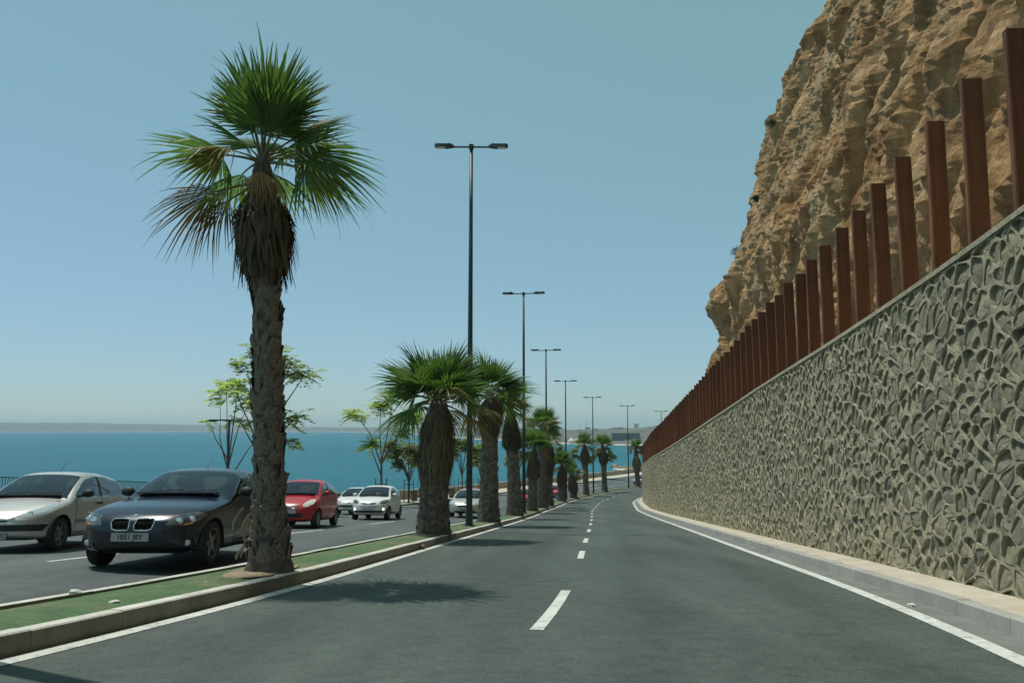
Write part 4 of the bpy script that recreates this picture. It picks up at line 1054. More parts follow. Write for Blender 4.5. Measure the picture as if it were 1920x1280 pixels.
def house(u, v, D, wd, hh, mt, label):
    a = pix(u, v, D); root = empty('far_house', (a.x, a.y, a.z - 2)); tag(root, label, 'house', 'houses on the far shore')
    m = MB(); m.box((0, 0, hh / 2 + 1), (wd, wd * .8, hh + 2)); m.build('wall', M[mt], root)
    m = MB(); m.box((0, 0, hh + 2.15), (wd * 1.06, wd * .86, .3)); m.build('roof', M['ochre'], root)
    for q in (-.25, .25): m = MB(); m.box((q * wd, -wd * .405, hh * .5 + 1.6), (wd * .18, .1, hh * .35)); m.build('window', M['darkwin'], root)
rg = random.Random(21)
for k in range(26):
    u = rg.uniform(1085, 1208) if k < 18 else rg.uniform(885, 980); v = rg.uniform(804, 826) if k < 18 else rg.uniform(806, 822)
    if u > 1170: v = rg.uniform(799, 812)
    elif u > 1140: v = rg.uniform(805, 811)
    D = 1010 + (826 - v) * 14 + (0 if k < 18 else 260); hm_ = rg.choice(['white', 'white', 'ochre'])
    house(u, v, D, rg.uniform(5, 11), rg.uniform(3, 5.5), hm_, 'tiny %s house on the hazy far %s' % ('white' if hm_ == 'white' else 'ochre', 'slope behind the lamp posts at right' if k < 18 else 'shore between the nearer palms'))
ptx = empty('tent_pavilion', pix(1075, 827, 985)); tag(ptx, 'white peaked tent pavilion at the water on the far shore', 'tent')
for k, (dx, hh, r) in enumerate(((-2.5, 6.2, 4.2), (2.2, 4.2, 3.0), (5.0, 5.8, 3.0))):
    m = MB(); m.lathe([(r, 0), (r * .96, 1.0), (r * .45, hh * .45), (r * .18, hh * .72), (.1, hh)], 10, 'z', (dx, 0, .0)); m.build('peak', M['white'], ptx)
mst = empty('harbour_mast', pix(1100, 828, 1010)); tag(mst, 'thin lattice mast with a small cabin rising over the far harbour', 'mast')
m = MB(); m.tube([(0, 0, 0), (0, 0, 26)], [.5, .2], 6); m.build('mast', M['block'], mst)
m = MB(); m.box((1.5, 0, 17.5), (6.5, 3, 2.0)); m.build('cabin', M['block'], mst)
m = MB(); m.tube([(-9, 0, 0), (-9, 0, 20)], [.4, .2], 6); m.build('boom', M['block'], mst)
# small breakwater with foam near the foot of the bay
bk = empty('breakwater', (0, 0, 0)); tag(bk, 'small dark rock breakwater with white foam in the bay, left of the farthest palm', 'rocks')
rg = random.Random(8)
a = pix(1150, 866, 395); b = pix(1198, 868, 372)
for k in range(46):
    t = rg.random(); p = a.lerp(b, t); r = rg.uniform(.7, 1.9)
    bm = bmesh.new(); bmesh.ops.create_icosphere(bm, subdivisions=1, radius=r)
    for v_ in bm.verts: v_.co *= rg.uniform(.7, 1.2); v_.co.z *= .7
    me = bpy.data.meshes.new('rock'); bm.to_mesh(me); bm.free(); me.materials.append(M['rubble']); o = bpy.data.objects.new('rock', me); col.objects.link(o); o.parent = bk
    o.location = (p.x, p.y + rg.uniform(-5, 5), SEA + rg.uniform(-.2, .8))
m = MB()
for k in range(26):
    t = rg.random(); p = a.lerp(b, t * .7); m.lathe([(0, .12), (rg.uniform(.8, 2.0), .10), (2.2, .02)], 8, 'z', (p.x, p.y - 7 + rg.uniform(-2.5, 1.5), SEA))
tag(m.build('foam_patch', M['foam'], bk), kind='stuff')

# ------------------------------------------------------------------ cars
def inpoly(px, py, poly):
    px, py = np.asarray(px), np.asarray(py); r = np.zeros(px.shape, bool); n = len(poly)
    for i in range(n):
        x1, y1 = poly[i]; x2, y2 = poly[(i + 1) % n]
        if y1 == y2: continue
        c = ((y1 > py) != (y2 > py)) & (px < (x2 - x1) * (py - y1) / (y2 - y1) + x1); r ^= c
    return r
def sm(x, a, b):
    t = np.clip((x - a) / (b - a), 0, 1); return t * t * (3 - 2 * t)
class CarShape:
    def __init__(s, sp): s.sp = sp
    def ztop(s, xn):
        p = s.sp['prof']; xs = np.array([q[0] for q in p]); zs = np.array([q[1] for q in p])
        xx = np.linspace(0, s.sp['L'], 240); zz = np.interp(xx, xs, zs)
        k = np.ones(9) / 9; zz = np.convolve(np.concatenate([[zz[0]] * 4, zz, [zz[-1]] * 4]), k, 'valid'); return np.interp(xn, xx, zz)
    def belt(s, xn): return np.interp(xn, [s.sp['cowl'], s.sp['L'] * .9], s.sp['belt'])
    def half(s, xn, z):
        sp = s.sp; L = sp['L']
        wp_ = sp['W'] / 2 * (1 - .13 * np.clip(1 - xn / .75, 0, 1) ** 2.2 - .10 * np.clip((xn - L + .8) / .8, 0, 1) ** 2)
        bl = s.belt(xn); lo = 1 - .045 * ((z - .58) / .42) ** 2
        up = .955 - sp.get('tumble', .21) * np.clip((z - bl) / (sp['H'] - bl), 0, 1.1)
        t = sm(z, bl - .07, bl + .05); return wp_ * (lo * (1 - t) + np.minimum(up, lo) * t)
    def pt(s, a, b, c):
        sp = s.sp; L = sp['L']; n = 8.5
        k = (np.abs(a) ** n + np.abs(b) ** n + np.abs(c) ** n) ** (-1 / n); a, b, c = a * k, b * k, c * k
        xn = (1 - a) / 2 * L; fr = np.clip((a - .55) / .45, 0, 1); re = np.clip((-a - .6) / .4, 0, 1)
        zt = s.ztop(xn); zb = .185 + .05 * fr ** 3 + .08 * re ** 3
        z = zb + (c + 1) / 2 * (zt - zb); z = z - .035 * b * b * (c > .5) * (c - .5) * 2
        y = b * s.half(xn, z)
        xn = xn + sp.get('bow', .17) * fr ** 2 * np.abs(b) ** 2.4 + fr ** 2 * (.16 * np.clip(z - .5, 0, 1) ** 1.3 + .07 * np.clip(.42 - z, 0, 1) ** 1.2) + .0
        xn = xn - .1 * re ** 2 * np.abs(b) ** 2
        return xn, y, z
def lat(nx, ny, nz):
    quads = []; 
    def gid(i, j, k): return (i * (ny + 1) + j) * (nz + 1) + k
    def grid(p, q, fn, flip, pid):
        i, j = np.meshgrid(np.arange(p), np.arange(q), indexing='ij'); i, j = i.ravel(), j.ravel()
        Q = np.stack([fn(i, j), fn(i + 1, j), fn(i + 1, j + 1), fn(i, j + 1)], -1)
        quads.append((Q[:, ::-1] if flip else Q, pid))
    grid(nx, ny, lambda i, j: gid(i, j, nz), False, 0)              # top
    grid(nx, nz, lambda i, j: gid(i, 0, j), False, 1)               # side -y
    grid(nx, nz, lambda i, j: gid(i, ny, j), True, 2)               # side +y
    grid(ny, nz, lambda i, j: gid(nx, i, j), False, 3)              # front
    grid(ny, nz, lambda i, j: gid(0, i, j), True, 4)                # rear
    Q = np.concatenate([q for q, _ in quads]); pid = np.concatenate([np.full(len(q), p) for q, p in quads])
    u, inv = np.unique(Q.ravel(), return_inverse=True); Q = inv.reshape(-1, 4)
    i = u // ((ny + 1) * (nz + 1)); j = (u // (nz + 1)) % (ny + 1); k = u % (nz + 1)
    return i / nx * 2 - 1, j / ny * 2 - 1, k / nz * 2 - 1, Q, pid
def submesh(name, V, F, mt, parent, offn=0.0, smooth=True):
    if len(F) == 0: return None
    u, inv = np.unique(F.ravel(), return_inverse=True); VV = V[u].copy(); FF = inv.reshape(-1, 4)
    if offn:
        nr = np.zeros_like(VV); fn = np.cross(VV[FF[:, 1]] - VV[FF[:, 0]], VV[FF[:, 3]] - VV[FF[:, 0]])
        for k in range(4): np.add.at(nr, FF[:, k], fn)
        VV += nr / np.maximum(np.linalg.norm(nr, axis=1, keepdims=True), 1e-9) * offn
    return mk(name, VV, FF, mt, parent, smooth)
def wheel(root, x, y, r, wd, sgn, mt, spokes=5):
    m = MB(); h = wd / 2
    m.lathe([(r * .66, -h * .9), (r * .9, -h), (r * .985, -h * .8), (r, -h * .4), (r, h * .4), (r * .985, h * .8), (r * .9, h), (r * .66, h * .9)], 32, 'y')
    w_ = m.build('wheel', M['tyre'], root, True); w_.location = (x, y, r)
    m = MB(); f = sgn * h * .62
    m.lathe([(r * .66, sgn * h * .95), (r * .62, sgn * h * .9), (r * .60, 0)], 28, 'y'); m.lathe([(r * .6, -sgn * h * .3), (0.001, -sgn * h * .3)], 20, 'y', m=1)
    for k in range(spokes):
        a = 2 * math.pi * k / spokes; ca, sa_ = math.cos(a), math.sin(a); V = []
        for (rr, ww) in ((.05, .05), (r * .63, .035)):
            for q in (-1, 1): V.append((ca * rr - sa_ * ww * q, f, sa_ * rr + ca * ww * q))
        V += [(v[0], v[1] - sgn * .03, v[2]) for v in V]
        m.add(V, [(0, 1, 3, 2), (0, 2, 6, 4), (1, 5, 7, 3), (4, 6, 7, 5)])
    m.lathe([(.055, f + sgn * .012), (.001, f + sgn * .012)], 12, 'y'); m.build('rim', [M[mt], M['inner']], w_)
def car(label, sp, paint, s_pos, o_, res=.03, person=None, group='cars on the opposite carriageway', yaw=0.0):
    L, W, H = sp['L'], sp['W'], sp['H']; sh = CarShape(sp); sc = sp.get('scale', 1.0)
    pos = P(s_pos, o_); root = empty('hatchback_car', pos)
    tx, ty = float(np.interp(s_pos, _S, _TX)), float(np.interp(s_pos, _S, _TY))
    rz = math.atan2(-ty, -tx) + yaw
    z1 = P(s_pos + 1.5, o_).z; z0 = P(s_pos - 1.5, o_).z; pitch = math.atan2(z1 - z0, 3.0)   # road falls away behind the car
    root.rotation_euler = (0, pitch, rz); root.scale = (sc,) * 3
    root.rotation_mode = 'XYZ'
    tag(root, label, 'car', group)
    a, b, c, Q, pid = lat(int(L / res), int(W / res), int(1.2 / res))
    xn, y, z = sh.pt(a, b, c); V = np.stack([L / 2 - xn, y, z], -1)
    cx, cy, cz = xn[Q].mean(1), y[Q].mean(1), z[Q].mean(1); ay = np.abs(cy)
    half = sh.half(cx, cz); zt = sh.ztop(cx); bl = sh.belt(cx)
    x1, x2 = sp['foh'], sp['foh'] + sp['wb']; rw = sp['rw']; ra_ = rw + .05
    side = (pid == 1) | (pid == 2)
    arch = np.zeros(len(Q), bool)
    for xw in (x1, x2): arch |= ((cx - xw) ** 2 + (cz - rw) ** 2 < ra_ ** 2) & (ay > W / 2 - .30) & (cz < .95)
    grp = np.zeros(len(Q), int)                       # 0 paint
    up = np.zeros(len(Q)); 
    ws = (cx > sp['cowl'] + .03) & (cx < sp['header']) & (ay < half * .93 - .035) & (pid == 0) & (cz > bl - .06)
    rgz = (cx > sp['rglass'][0]) & (cx < sp['rglass'][1]) & (ay < half * .88) & ((pid == 0) | (pid == 4))
    topw = zt - .105
    sw = (ay > half * .80) & (cz > bl + .015) & (cz < topw) & (cx > sp['cowl'] + .22) & (cx < sp['swend'] - .35 * np.clip(cz - bl - .15, 0, 1)) & ((pid != 3) & (pid != 4)) & ~ws
    bp = np.abs(cx - sp['bpil'] - .1 * (cz - 1)) < .045
    grp[ws] = 1; grp[rgz] = 2
    grp[sw & ~bp & (cx < sp['bpil']) & (cy < 0)] = 3; grp[sw & ~bp & (cx < sp['bpil']) & (cy > 0)] = 4
    grp[sw & ~bp & (cx >= sp['bpil']) & (cy < 0)] = 5; grp[sw & ~bp & (cx >= sp['bpil']) & (cy > 0)] = 6
    grp[sw & bp & (cy < 0)] = 7; grp[sw & bp & (cy > 0)] = 9
    names = {1: ('windscreen', 'glass'), 2: ('rear_window', 'glass'), 3: ('side_window', 'glass'), 4: ('side_window', 'glass'), 5: ('side_window', 'glass'), 6: ('side_window', 'glass'), 7: ('door_pillar', 'plastic'), 9: ('door_pillar', 'plastic')}
    gi = 10; fx = cx < .75
    for (nm, poly, xmax, mt, split) in sp['front']:
        sel = inpoly(ay if split else cy, cz, poly) & (cx < xmax) & (pid != 4) & (grp == 0)
        if split:
            for q in (-1, 1): names[gi] = (nm, mt); grp[sel & (cy * q > 0)] = gi; gi += 1
        else: names[gi] = (nm, mt); grp[sel] = gi; gi += 1
    low = (cz < .235) & (grp == 0) & side & ~arch; names[8] = ('sill', 'plastic'); grp[low] = 8
    grp[arch] = -1
    # soft dark gasket round the glass
    submesh('body', V, Q[grp == 0], M[paint], root)
    for g, (nm, mt) in names.items():
        sel = Q[grp == g]
        offn = .0 if mt == 'glass' else (-.012 if mt in ('plastic', 'grille') and g >= 10 else .004)
        submesh(nm, V, sel, M[mt], root, offn)
    # wheel wells and wheels
    for xw in (x1, x2):
        for q in (-1, 1):
            m = MB(); n = 18; Vv = []; F = []; yo = q * (float(sh.half(np.array(xw), np.array(.5))) - .004); yi = q * (W / 2 - .34)
            for k in range(n + 1):
                t = math.pi * (1.1 * k / n - .05); Vv += [(L / 2 - xw + math.cos(t) * (ra_ + .012), yo, max(.2, rw + math.sin(t) * (ra_ + .012))), (L / 2 - xw + math.cos(t) * (ra_ + .012), yi, max(.2, rw + math.sin(t) * (ra_ + .012)))]
            for k in range(n): F.append((2 * k, 2 * k + 1, 2 * k + 3, 2 * k + 2))
            F.append(tuple(2 * k + 1 for k in range(n + 1))); m.add(Vv, F); m.build('wheel_arch', M['inner'], root)
            wheel(root, L / 2 - xw, q * (W / 2 - .115), rw, .19, q, sp.get('rim', 'rim'), sp.get('spokes', 5))
    # underbody, cabin floor and dash
    bx = lambda x0, x1_, hw, z0_, z1_: ((L / 2 - (x0 + x1_) / 2, 0, (z0_ + z1_) / 2), (x1_ - x0, 2 * hw, z1_ - z0_))
    m = MB(); m.box(*bx(.35, L - .3, W / 2 - .38, .2, .46)); m.box(*bx(sp['cowl'] - .15, sp['cowl'] + .42, W / 2 - .16, .45, float(sh.belt(sp['cowl'])) - .04)); m.box(*bx(x1 + ra_ + .06, x2 - ra_ - .06, W / 2 - .12, .22, .42))
    m.box(*bx(L - .75, L - .3, W / 2 - .22, .45, float(sh.belt(L * .8)) - .1)); m.build('cabin_floor', M['inner'], root)
    for q in (-1, 1):
        m = MB(); xs_ = L / 2 - (sp['bpil'] - .05); m.box((xs_ + .05, q * .36, .55), (.5, .46, .2)); m.box((xs_ - .22, q * .36, .88), (.13, .46, .62), taper=.85)
        m.box((xs_ - .26, q * .36, 1.26), (.09, .25, .17)); m.box((xs_ - .26, q * .36, 1.18), (.03, .12, .1)); m.build('front_seat', M['seat'], root)
    m = MB(); m.box((L / 2 - x2 + .1, 0, .72), (.16, W * .66, .56)); m.build('rear_seat', M['seat'], root)
    m = MB(); sx = L / 2 - sp['cowl'] - .55; ring = [(sx + .05 * math.cos(t) - .05, .36 + .18 * math.sin(t), float(sh.belt(sp['cowl'])) - .06 + .18 * math.cos(t)) for t in np.linspace(0, 2 * math.pi, 17)]
    m.tube(ring, .014, 6, cap=False); m.build('steering_wheel', M['inner'], root)
    # mirrors
    for q in (-1, 1):
        xm = sp['cowl'] + .38; zb_ = float(sh.belt(xm)); hw = float(sh.half(np.array(xm), np.array(zb_))); m = MB()
        prof = [(.001, -.10), (.05, -.095), (.072, -.05), (.078, .03), (.06, .09), (.001, .11)]
        m.lathe(prof, 12, 'x'); m.v = [(v[0] * .55, v[1] * 1.45, v[2]) for v in m.v]; mi_ = m.build('mirror', M[sp.get('mirror', paint)], root, True); mi_.location = (L / 2 - xm, q * (hw + .12), zb_ + .085)
        m = MB(); m.box((0, -q * .11, -.05), (.05, .1, .035)); m.build('mirror_stalk', M['plastic'], mi_)
    # shut lines, handles, wiper
    def strip(pts, wd, nm, mt):
        m = MB(); Vv = []
        for i, (px, pz) in enumerate(pts):
            for q in (-1, 1):
                j0, j1 = max(0, i - 1), min(len(pts) - 1, i + 1); dx, dz = pts[j1][0] - pts[j0][0], pts[j1][1] - pts[j0][1]; l_ = math.hypot(dx, dz) or 1
                qx, qz = px - dz / l_ * wd / 2 * q, pz + dx / l_ * wd / 2 * q
                Vv.append((qx, qz))
        for sg in (-1, 1):
            k0 = len(m.v); vv = [(L / 2 - qx, sg * (float(sh.half(np.array(qx), np.array(qz))) + .003), qz) for qx, qz in Vv]
            m = MB(); m.add(vv, [(2 * i, 2 * i + 1, 2 * i + 3, 2 * i + 2) if sg > 0 else (2 * i, 2 * i + 2, 2 * i + 3, 2 * i + 1) for i in range(len(pts) - 1)])
            m.build(nm, M[mt], root)
    xa, xb = sp['cowl'] + .18, sp['bpil'] + .02
    strip([(xa, z_) for z_ in np.linspace(.3, float(sh.belt(xa)), 12)], .012, 'door_seam', 'ink'); strip([(xb, z_) for z_ in np.linspace(.3, float(sh.belt(xb)), 12)], .012, 'door_seam', 'ink')
    strip([(x_, .30) for x_ in np.linspace(xa, xb, 12)], .012, 'door_seam', 'ink')
    if sp.get('doors', 5) == 5: strip([(sp['swend'] - .25, z_) for z_ in np.linspace(.62, float(sh.belt(sp['swend'])), 8)], .012, 'door_seam', 'ink')
    strip([(x_, sp.get('trimz', .52)) for x_ in np.linspace(xa + .02, xb - .02, 10)], sp.get('trimw', .05), 'rub_strip', sp.get('trim', 'plastic'))
    for q in (-1, 1):
        zz = float(sh.belt(xb)) - .12; hw = float(sh.half(np.array(xb - .14), np.array(zz))); m = MB(); m.box((L / 2 - xb + .14, q * (hw + .012), zz), (.17, .03, .035)); m.build('door_handle', M[sp.get('mirror', paint)], root)
    zc = float(sh.ztop(sp['cowl'] + .05))
    m = MB(); m.box((L / 2 - sp['cowl'] - .03, 0, zc + .012), (.10, W * .72, .02)); m.build('scuttle', M['plastic'], root)
    m = MB()
    for y0 in (-.42, .1):
        m = MB(); m.tube([(L / 2 - sp['cowl'] - .06, y0, zc + .04), (L / 2 - sp['cowl'] - .10, y0 + .48, zc + .065)], .009, 5); m.build('wiper', M['plastic'], root)
    # number plate
    def frontx(yq, zq):
        sel = (pid == 3); d = (cy - yq) ** 2 + (cz - zq) ** 2; d = np.where(sel, d, 9); i = int(np.argmin(d)); return L / 2 - cx[i]
    pz = sp.get('platez', .38); m = MB(); xf = max(frontx(0, pz), frontx(.2, pz)) + .012; m.box((xf, 0, pz), (.012, .52, .11)); pl = m.build('number_plate', M['plate'], root)
    if sp.get('plate'):
        cu = bpy.data.curves.new('plate_text', 'FONT'); cu.body = sp['plate']; cu.size = .098; cu.align_x = 'CENTER'; cu.align_y = 'CENTER'; cu.offset = .002
        to = bpy.data.objects.new('plate_text', cu); col.objects.link(to)
        me = bpy.data.meshes.new_from_object(to); bpy.data.objects.remove(to); me.materials.append(M['ink']); o = bpy.data.objects.new('plate_text', me); col.objects.link(o)
        o.parent = pl; o.matrix_local = Matrix.Translation((xf + .0085, sp.get('platey', 0), pz)) @ Matrix(((0, 0, 1, 0), (1, 0, 0, 0), (0, 1, 0, 0), (0, 0, 0, 1)))
    for (nm, yq, zq, rx, rz_, mt, dx) in sp.get('discs', []):
        ys = (yq,) if yq == 0 else (-yq, yq)
        for yy in ys:
            m = MB(); m.lathe([(1, -.02), (1, .008), (.8, .014), (.001, .016)], 20, 'x'); m.v = [(v[0], v[1] * rx, v[2] * rz_) for v in m.v]
            o = m.build(nm, M[mt], root, True); o.location = (frontx(yy, zq) + dx, yy, zq)
    for (nm, pts, rr, mt, dx) in sp.get('tubes', []):
        for sg in (-1, 1):
            m = MB(); m.tube([(frontx(sg * p_[0], p_[1]) + dx, sg * p_[0], p_[1]) for p_ in pts], rr, 6); m.build(nm, M[mt], root, True)
    m = MB(); m.tube([(L / 2 - sp['header'] - .35, 0, H - .02), (L / 2 - sp['header'] - .55, 0, H + .2)], [.008, .004], 5); m.build('aerial', M['plastic'], root)
    if person:
        seat_x = L / 2 - (sp['bpil'] - .05) - .02; bz = .62
        me = bpy.data.meshes.new('person'); Jn = {'pelvis': (0, 0, 0), 'waist': (-.05, 0, .18), 'chest': (-.07, 0, .42), 'neck': (-.06, 0, .56), 'head': (-.03, 0, .66), 'crown': (-.03, 0, .78),
              'shl': (-.06, .19, .47), 'ell': (.12, .24, .25), 'hal': (.34, .14, .36), 'shr': (-.06, -.19, .47), 'elr': (.12, -.24, .25), 'har': (.34, -.14, .36), 'knl': (.42, .12, .08), 'knr': (.42, -.12, .08)}
        Rd = {'pelvis': .15, 'waist': .14, 'chest': .16, 'neck': .055, 'head': .085, 'crown': .07, 'shl': .07, 'ell': .045, 'hal': .035, 'shr': .07, 'elr': .045, 'har': .035, 'knl': .075, 'knr': .075}
        ks_ = list(Jn); E_ = [('pelvis', 'waist'), ('waist', 'chest'), ('chest', 'neck'), ('neck', 'head'), ('head', 'crown'), ('chest', 'shl'), ('shl', 'ell'), ('ell', 'hal'), ('chest', 'shr'), ('shr', 'elr'), ('elr', 'har'), ('pelvis', 'knl'), ('pelvis', 'knr')]
        me.from_pydata([Jn[k] for k in ks_], [(ks_.index(a_), ks_.index(b_)) for a_, b_ in E_], [])
        o = bpy.data.objects.new('person', me); col.objects.link(o); md = o.modifiers.new('skin', 'SKIN'); o.modifiers.new('sub', 'SUBSURF').levels = 1
        for i, k in enumerate(ks_): me.skin_vertices[0].data[i].radius = (Rd[k], Rd[k])
        me.skin_vertices[0].data[0].use_root = True; o.modifiers['sub'].render_levels = 1
        dg = bpy.context.evaluated_depsgraph_get(); bpy.context.view_layer.update(); me2 = bpy.data.meshes.new_from_object(o.evaluated_get(dg)); bpy.data.objects.remove(o)
        me2.materials.clear(); me2.materials.append(M['cloth']); me2.materials.append(M['skin'])
        for p_ in me2.polygons: p_.material_index = 1 if (p_.center.z > .56 or p_.center.x > .3 and p_.center.z > .2) else 0; p_.use_smooth = True
        o = bpy.data.objects.new('person', me2); col.objects.link(o); tag(o, person, 'person')
        bpy.context.view_layer.update(); o.matrix_world = root.matrix_world @ Matrix.Translation((seat_x, .36, bz))
    return root
small = dict(W=1.66, tumble=.20)
SP_A = dict(L=3.84, W=1.66, H=1.44, wb=2.44, foh=.72, rw=.29, cowl=.98, header=1.72, rglass=(3.18, 3.58), swend=3.28, bpil=2.18, belt=(.91, .98), bow=.26, mirror='plastic', spokes=6, trimz=.50, trimw=.06, trim='sill_grey', rim='rim_d',
            prof=[(0, .60), (.12, .70), (.5, .815), (.98, .925), (1.35, 1.17), (1.74, 1.385), (2.05, 1.435), (2.6, 1.43), (3.1, 1.36), (3.4, 1.2), (3.66, .98), (3.84, .88)],
            front=[('headlight', [(.26, .575), (.42, .665), (.62, .775), (.74, .82), (.775, .77), (.70, .675), (.52, .595)], .95, 'lens', True),
                   ('grille', [(-.24, .52), (.24, .52), (.27, .57), (-.27, .57)], .4, 'plastic', False), ('bumper_insert', [(-.70, .36), (.70, .36), (.76, .47), (-.76, .47)], .55, 'plastic', False)],
            discs=[('badge', 0, .575, .055, .05, 'chrome', .004), ('headlight_bulb', .50, .655, .05, .042, 'chrome', -.03)], tubes=[('chrome_trim', [(.06, .545), (.2, .555), (.34, .575)], .011, 'chrome', .004), ('bumper_trim', [(.02, .49), (.3, .49), (.55, .485)], .009, 'chrome', .006)], platez=.29, plate='CC', platey=.18, doors=3)
SP_B = dict(scale=1.03, L=4.32, W=1.77, H=1.48, wb=2.69, foh=.76, rw=.32, cowl=1.38, header=2.12, rglass=(3.62, 4.02), swend=3.75, bpil=2.62, belt=(.98, 1.03), bow=.17, mirror='plastic', spokes=5, trimz=.33, trimw=.03, rim='rim_d',
            prof=[(0, .70), (.1, .77), (.4, .855), (.9, .935), (1.38, 1.0), (1.75, 1.235), (2.12, 1.42), (2.5, 1.475), (3.1, 1.47), (3.6, 1.38), (3.9, 1.19), (4.15, 1.02), (4.32, .92)],
            front=[('headlight', [(.44, .60), (.50, .70), (.66, .735), (.80, .77), (.85, .745), (.80, .65), (.66, .595)], .85, 'lens_d', True),
                   ('grille', [(.045, .535), (.035, .60), (.06, .685), (.28, .69), (.30, .64), (.27, .55), (.22, .53)], .35, 'grille', True),
                   ('lower_intake', [(-.52, .24), (.52, .24), (.58, .35), (-.58, .35)], .6, 'plastic', False), ('side_intake', [(.62, .28), (.78, .30), (.76, .42), (.66, .40)], .6, 'plastic', True)],
            discs=[('badge', 0, .715, .042, .036, 'chrome', .004), ('headlight_ring', .60, .655, .052, .05, 'chrome', .0), ('headlight_ring', .73, .675, .05, .05, 'chrome', .0), ('fog_lamp', .70, .355, .045, .045, 'lens', -.005)],
            tubes=[('grille_frame', [(.045, .535), (.033, .60), (.055, .685), (.17, .692), (.28, .69), (.302, .64), (.275, .55), (.22, .53), (.12, .53), (.045, .535)], .011, 'chrome', .004), ('headlight_brow', [(.46, .705), (.58, .735), (.70, .755), (.80, .775)], .006, 'chrome', .002), ('indicator', [(.66, .60), (.76, .625)], .011, 'amber', .004)], platez=.44, plate='1851 JBY', doors=5)
SP_C = dict(L=3.72, W=1.68, H=1.55, wb=2.43, foh=.66, rw=.29, cowl=.86, header=1.52, rglass=(3.15, 3.5), swend=3.12, bpil=1.98, belt=(1.0, 1.06), bow=.28, tumble=.20, spokes=7, rim='rim', trimz=.36, trimw=.03,
            prof=[(0, .64), (.1, .76), (.4, .90), (.86, 1.02), (1.2, 1.28), (1.52, 1.47), (1.9, 1.545), (2.5, 1.54), (3.0, 1.44), (3.3, 1.25), (3.55, 1.02), (3.72, .9)],
            front=[('headlight', [(.42, .70), (.46, .78), (.58, .87), (.70, .90), (.76, .85), (.72, .75), (.58, .67), (.48, .66)], .9, 'lens_w', True), ('grille', [(-.30, .60), (.30, .60), (.34, .68), (-.34, .68)], .4, 'plastic', False), ('lower_intake', [(-.46, .34), (.46, .34), (.42, .47), (-.42, .47)], .5, 'plastic', False)],
            discs=[('badge', 0, .66, .05, .045, 'chrome', .006)], tubes=[('chrome_trim', [(.06, .64), (.2, .60), (.32, .645)], .010, 'chrome', .004)], platez=.52)
SP_D = dict(L=3.6, W=1.62, H=1.49, wb=2.385, foh=.63, rw=.28, cowl=.86, header=1.55, rglass=(3.12, 3.42), swend=3.1, bpil=1.95, belt=(.97, 1.04), bow=.24, spokes=5, trimz=.33, trimw=.03,
            prof=[(0, .70), (.08, .79), (.4, .90), (.86, .99), (1.2, 1.24), (1.55, 1.42), (1.9, 1.485), (2.5, 1.48), (3.0, 1.40), (3.25, 1.25), (3.45, 1.0), (3.6, .9)],
            front=[('headlight', [(.42, .70), (.50, .80), (.68, .86), (.77, .84), (.74, .74), (.60, .68)], .9, 'lens_d', True), ('grille', [(.03, .66), (.03, .70), (.14, .735), (.30, .72), (.36, .69), (.24, .645), (.10, .63)], .4, 'plastic', True),
                   ('lower_intake', [(-.62, .31), (.62, .31), (.70, .44), (.52, .40), (-.52, .40), (-.70, .44)], .55, 'plastic', False), ('bumper_slot', [(-.36, .545), (.36, .545), (.36, .57), (-.36, .57)], .4, 'plastic', False)],
            discs=[('fog_lamp', .60, .455, .062, .055, 'fog', .004), ('badge', 0, .70, .05, .03, 'chrome', .006)], platez=.47, plate='')
SP_E = dict(L=3.8, W=1.64, H=1.42, wb=2.47, foh=.72, rw=.28, cowl=.95, header=1.68, rglass=(3.2, 3.55), swend=3.2, bpil=2.1, belt=(.92, .98), bow=.26, mirror='plastic', spokes=6, trimz=.5, trimw=.05,
            prof=[(0, .62), (.1, .72), (.45, .84), (.95, .94), (1.3, 1.18), (1.68, 1.37), (2.0, 1.42), (2.6, 1.41), (3.1, 1.34), (3.4, 1.15), (3.6, .98), (3.8, .88)],
            front=[('headlight', [(.40, .58), (.42, .68), (.70, .74), (.76, .70), (.70, .60)], .85, 'lens', True), ('grille', [(-.34, .60), (.34, .60), (.34, .645), (-.34, .645)], .4, 'plastic', False), ('bumper_insert', [(-.76, .40), (.76, .40), (.76, .49), (-.76, .49)], .6, 'plastic', False)],
            discs=[('badge', 0, .63, .04, .045, 'chrome', .006)], platez=.34)
SP_F = dict(L=4.25, W=1.80, H=1.46, wb=2.62, foh=.85, rw=.31, cowl=1.15, header=1.95, rglass=(3.6, 3.95), swend=3.65, bpil=2.45, belt=(.96, 1.03), bow=.24, spokes=5, mirror='plastic', trimz=.34, trimw=.03,
            prof=[(0, .66), (.1, .76), (.5, .87), (1.15, .97), (1.5, 1.2), (1.95, 1.40), (2.3, 1.455), (3.0, 1.45), (3.5, 1.36), (3.8, 1.2), (4.05, 1.0), (4.25, .9)],
            front=[('headlight', [(.46, .66), (.54, .74), (.76, .82), (.83, .78), (.78, .68), (.62, .63)], .95, 'lens', True), ('grille', [(-.36, .60), (-.22, .36), (.22, .36), (.36, .60)], .45, 'plastic', False), ('lower_intake', [(-.5, .24), (.5, .24), (.55, .33), (-.55, .33)], .6, 'plastic', False)],
            discs=[('badge', 0, .70, .055, .055, 'chrome', .004), ('fog_lamp', .66, .33, .07, .03, 'lens', .003)], platez=.47)
M['sill_grey'] = simple('grey_rub_strip', (.22, .22, .21), .6)
M['grille'] = simple('grille_black', (.010, .010, .011), .95, spec=.05)
M['lens_w'] = simple('headlight_milky', (.72, .68, .58), .2, .1, coat=.6)
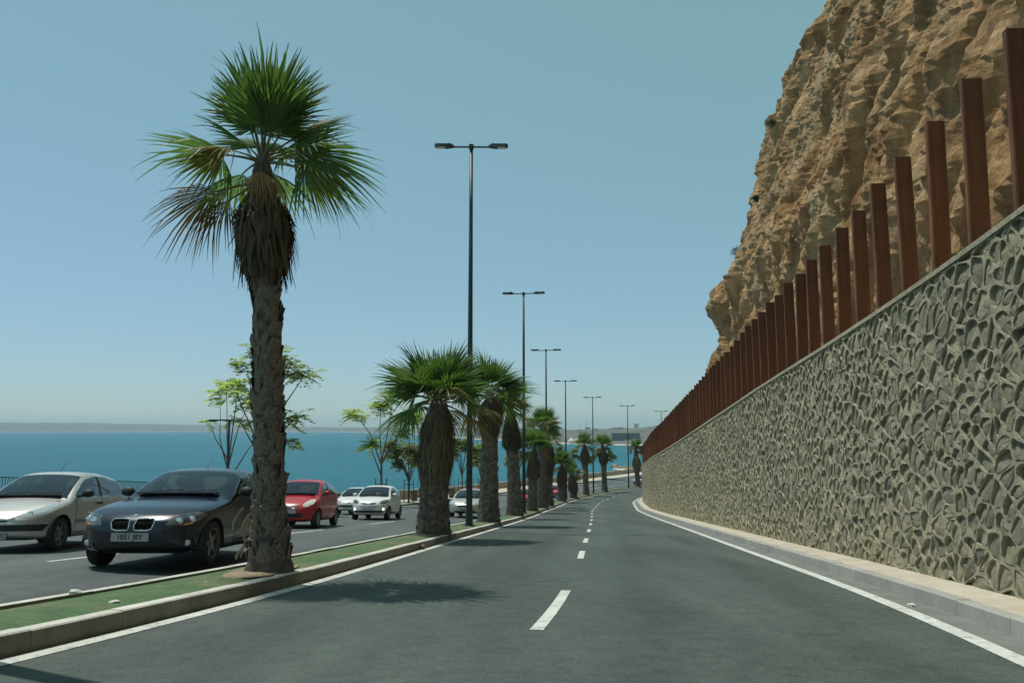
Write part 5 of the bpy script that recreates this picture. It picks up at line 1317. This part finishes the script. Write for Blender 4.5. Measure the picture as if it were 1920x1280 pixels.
L1, L2, L3 = -2.95, -6.2, -9.4
car('silver hatchback at the left edge of the picture, in the lane behind the dark car', SP_A, 'silver', sY(14.6), L2 - .5, .022, 'driver in dark clothes at the wheel of the silver hatchback at the left edge', yaw=.16)
car('dark navy hatchback with twin chrome framed grille partly behind the nearest palm', SP_B, 'navy', sY(13.1), L1 + .0, .022, 'driver in dark clothes at the wheel of the dark navy hatchback', yaw=.10)
car('small rounded red hatchback with milky headlight right of the nearest palm trunk', SP_C, 'red', sY(25.6), L2 + .3, .028, 'driver in dark clothes at the wheel of the rounded red hatchback', yaw=.1)
car('small white hatchback with lit fog lamps, the nearer of the two white cars', SP_D, 'whitep', sY(34.6), L2 + .25, .03, yaw=.05)
car('white hatchback with dark bumper strip, half hidden behind the white car with lit fog lamps', SP_E, 'whitep', sY(41.5), L3 + .4, .04, yaw=.05)
car('silver hatchback behind the nearest lamp post', SP_F, 'silver', sY(42.0), L1 + .05, .035)
car('red car whose roof shows just above the silver hatchback behind the lamp post', SP_C, 'red', sY(62.0), L2, .06)
car('red car seen between the bell skirted palm and the second lamp post', SP_F, 'red', sY(73.0), L1, .06)
car('bright red car between the trunks of the dense palm clump', SP_E, 'redd', sY(97.0), L1, .06)
car('distant pale blue silver car left of the sixth lamp post', SP_F, 'silverb', sY(141.0), L1 + .1, .07)

# ------------------------------------------------------------------ hazy air
hz = MB(); hz.box((0, 3990, (SEA - 7.2 + 76) / 2), (17000, 8800, 76 - SEA + 7.2))
ho = hz.build('haze', []); ho.data.materials.clear()
hm = bpy.data.materials.new('haze_air'); hm.use_nodes = True; ht = hm.node_tree; ht.nodes.clear()
pv = ht.nodes.new('ShaderNodeVolumePrincipled'); pv.inputs['Color'].default_value = (.62, .85, 1.0, 1); pv.inputs['Density'].default_value = .00013; pv.inputs['Anisotropy'].default_value = .2
oo = ht.nodes.new('ShaderNodeOutputMaterial'); ht.links.new(pv.outputs[0], oo.inputs['Volume']); ho.data.materials.append(hm)
tag(ho, kind='stuff')
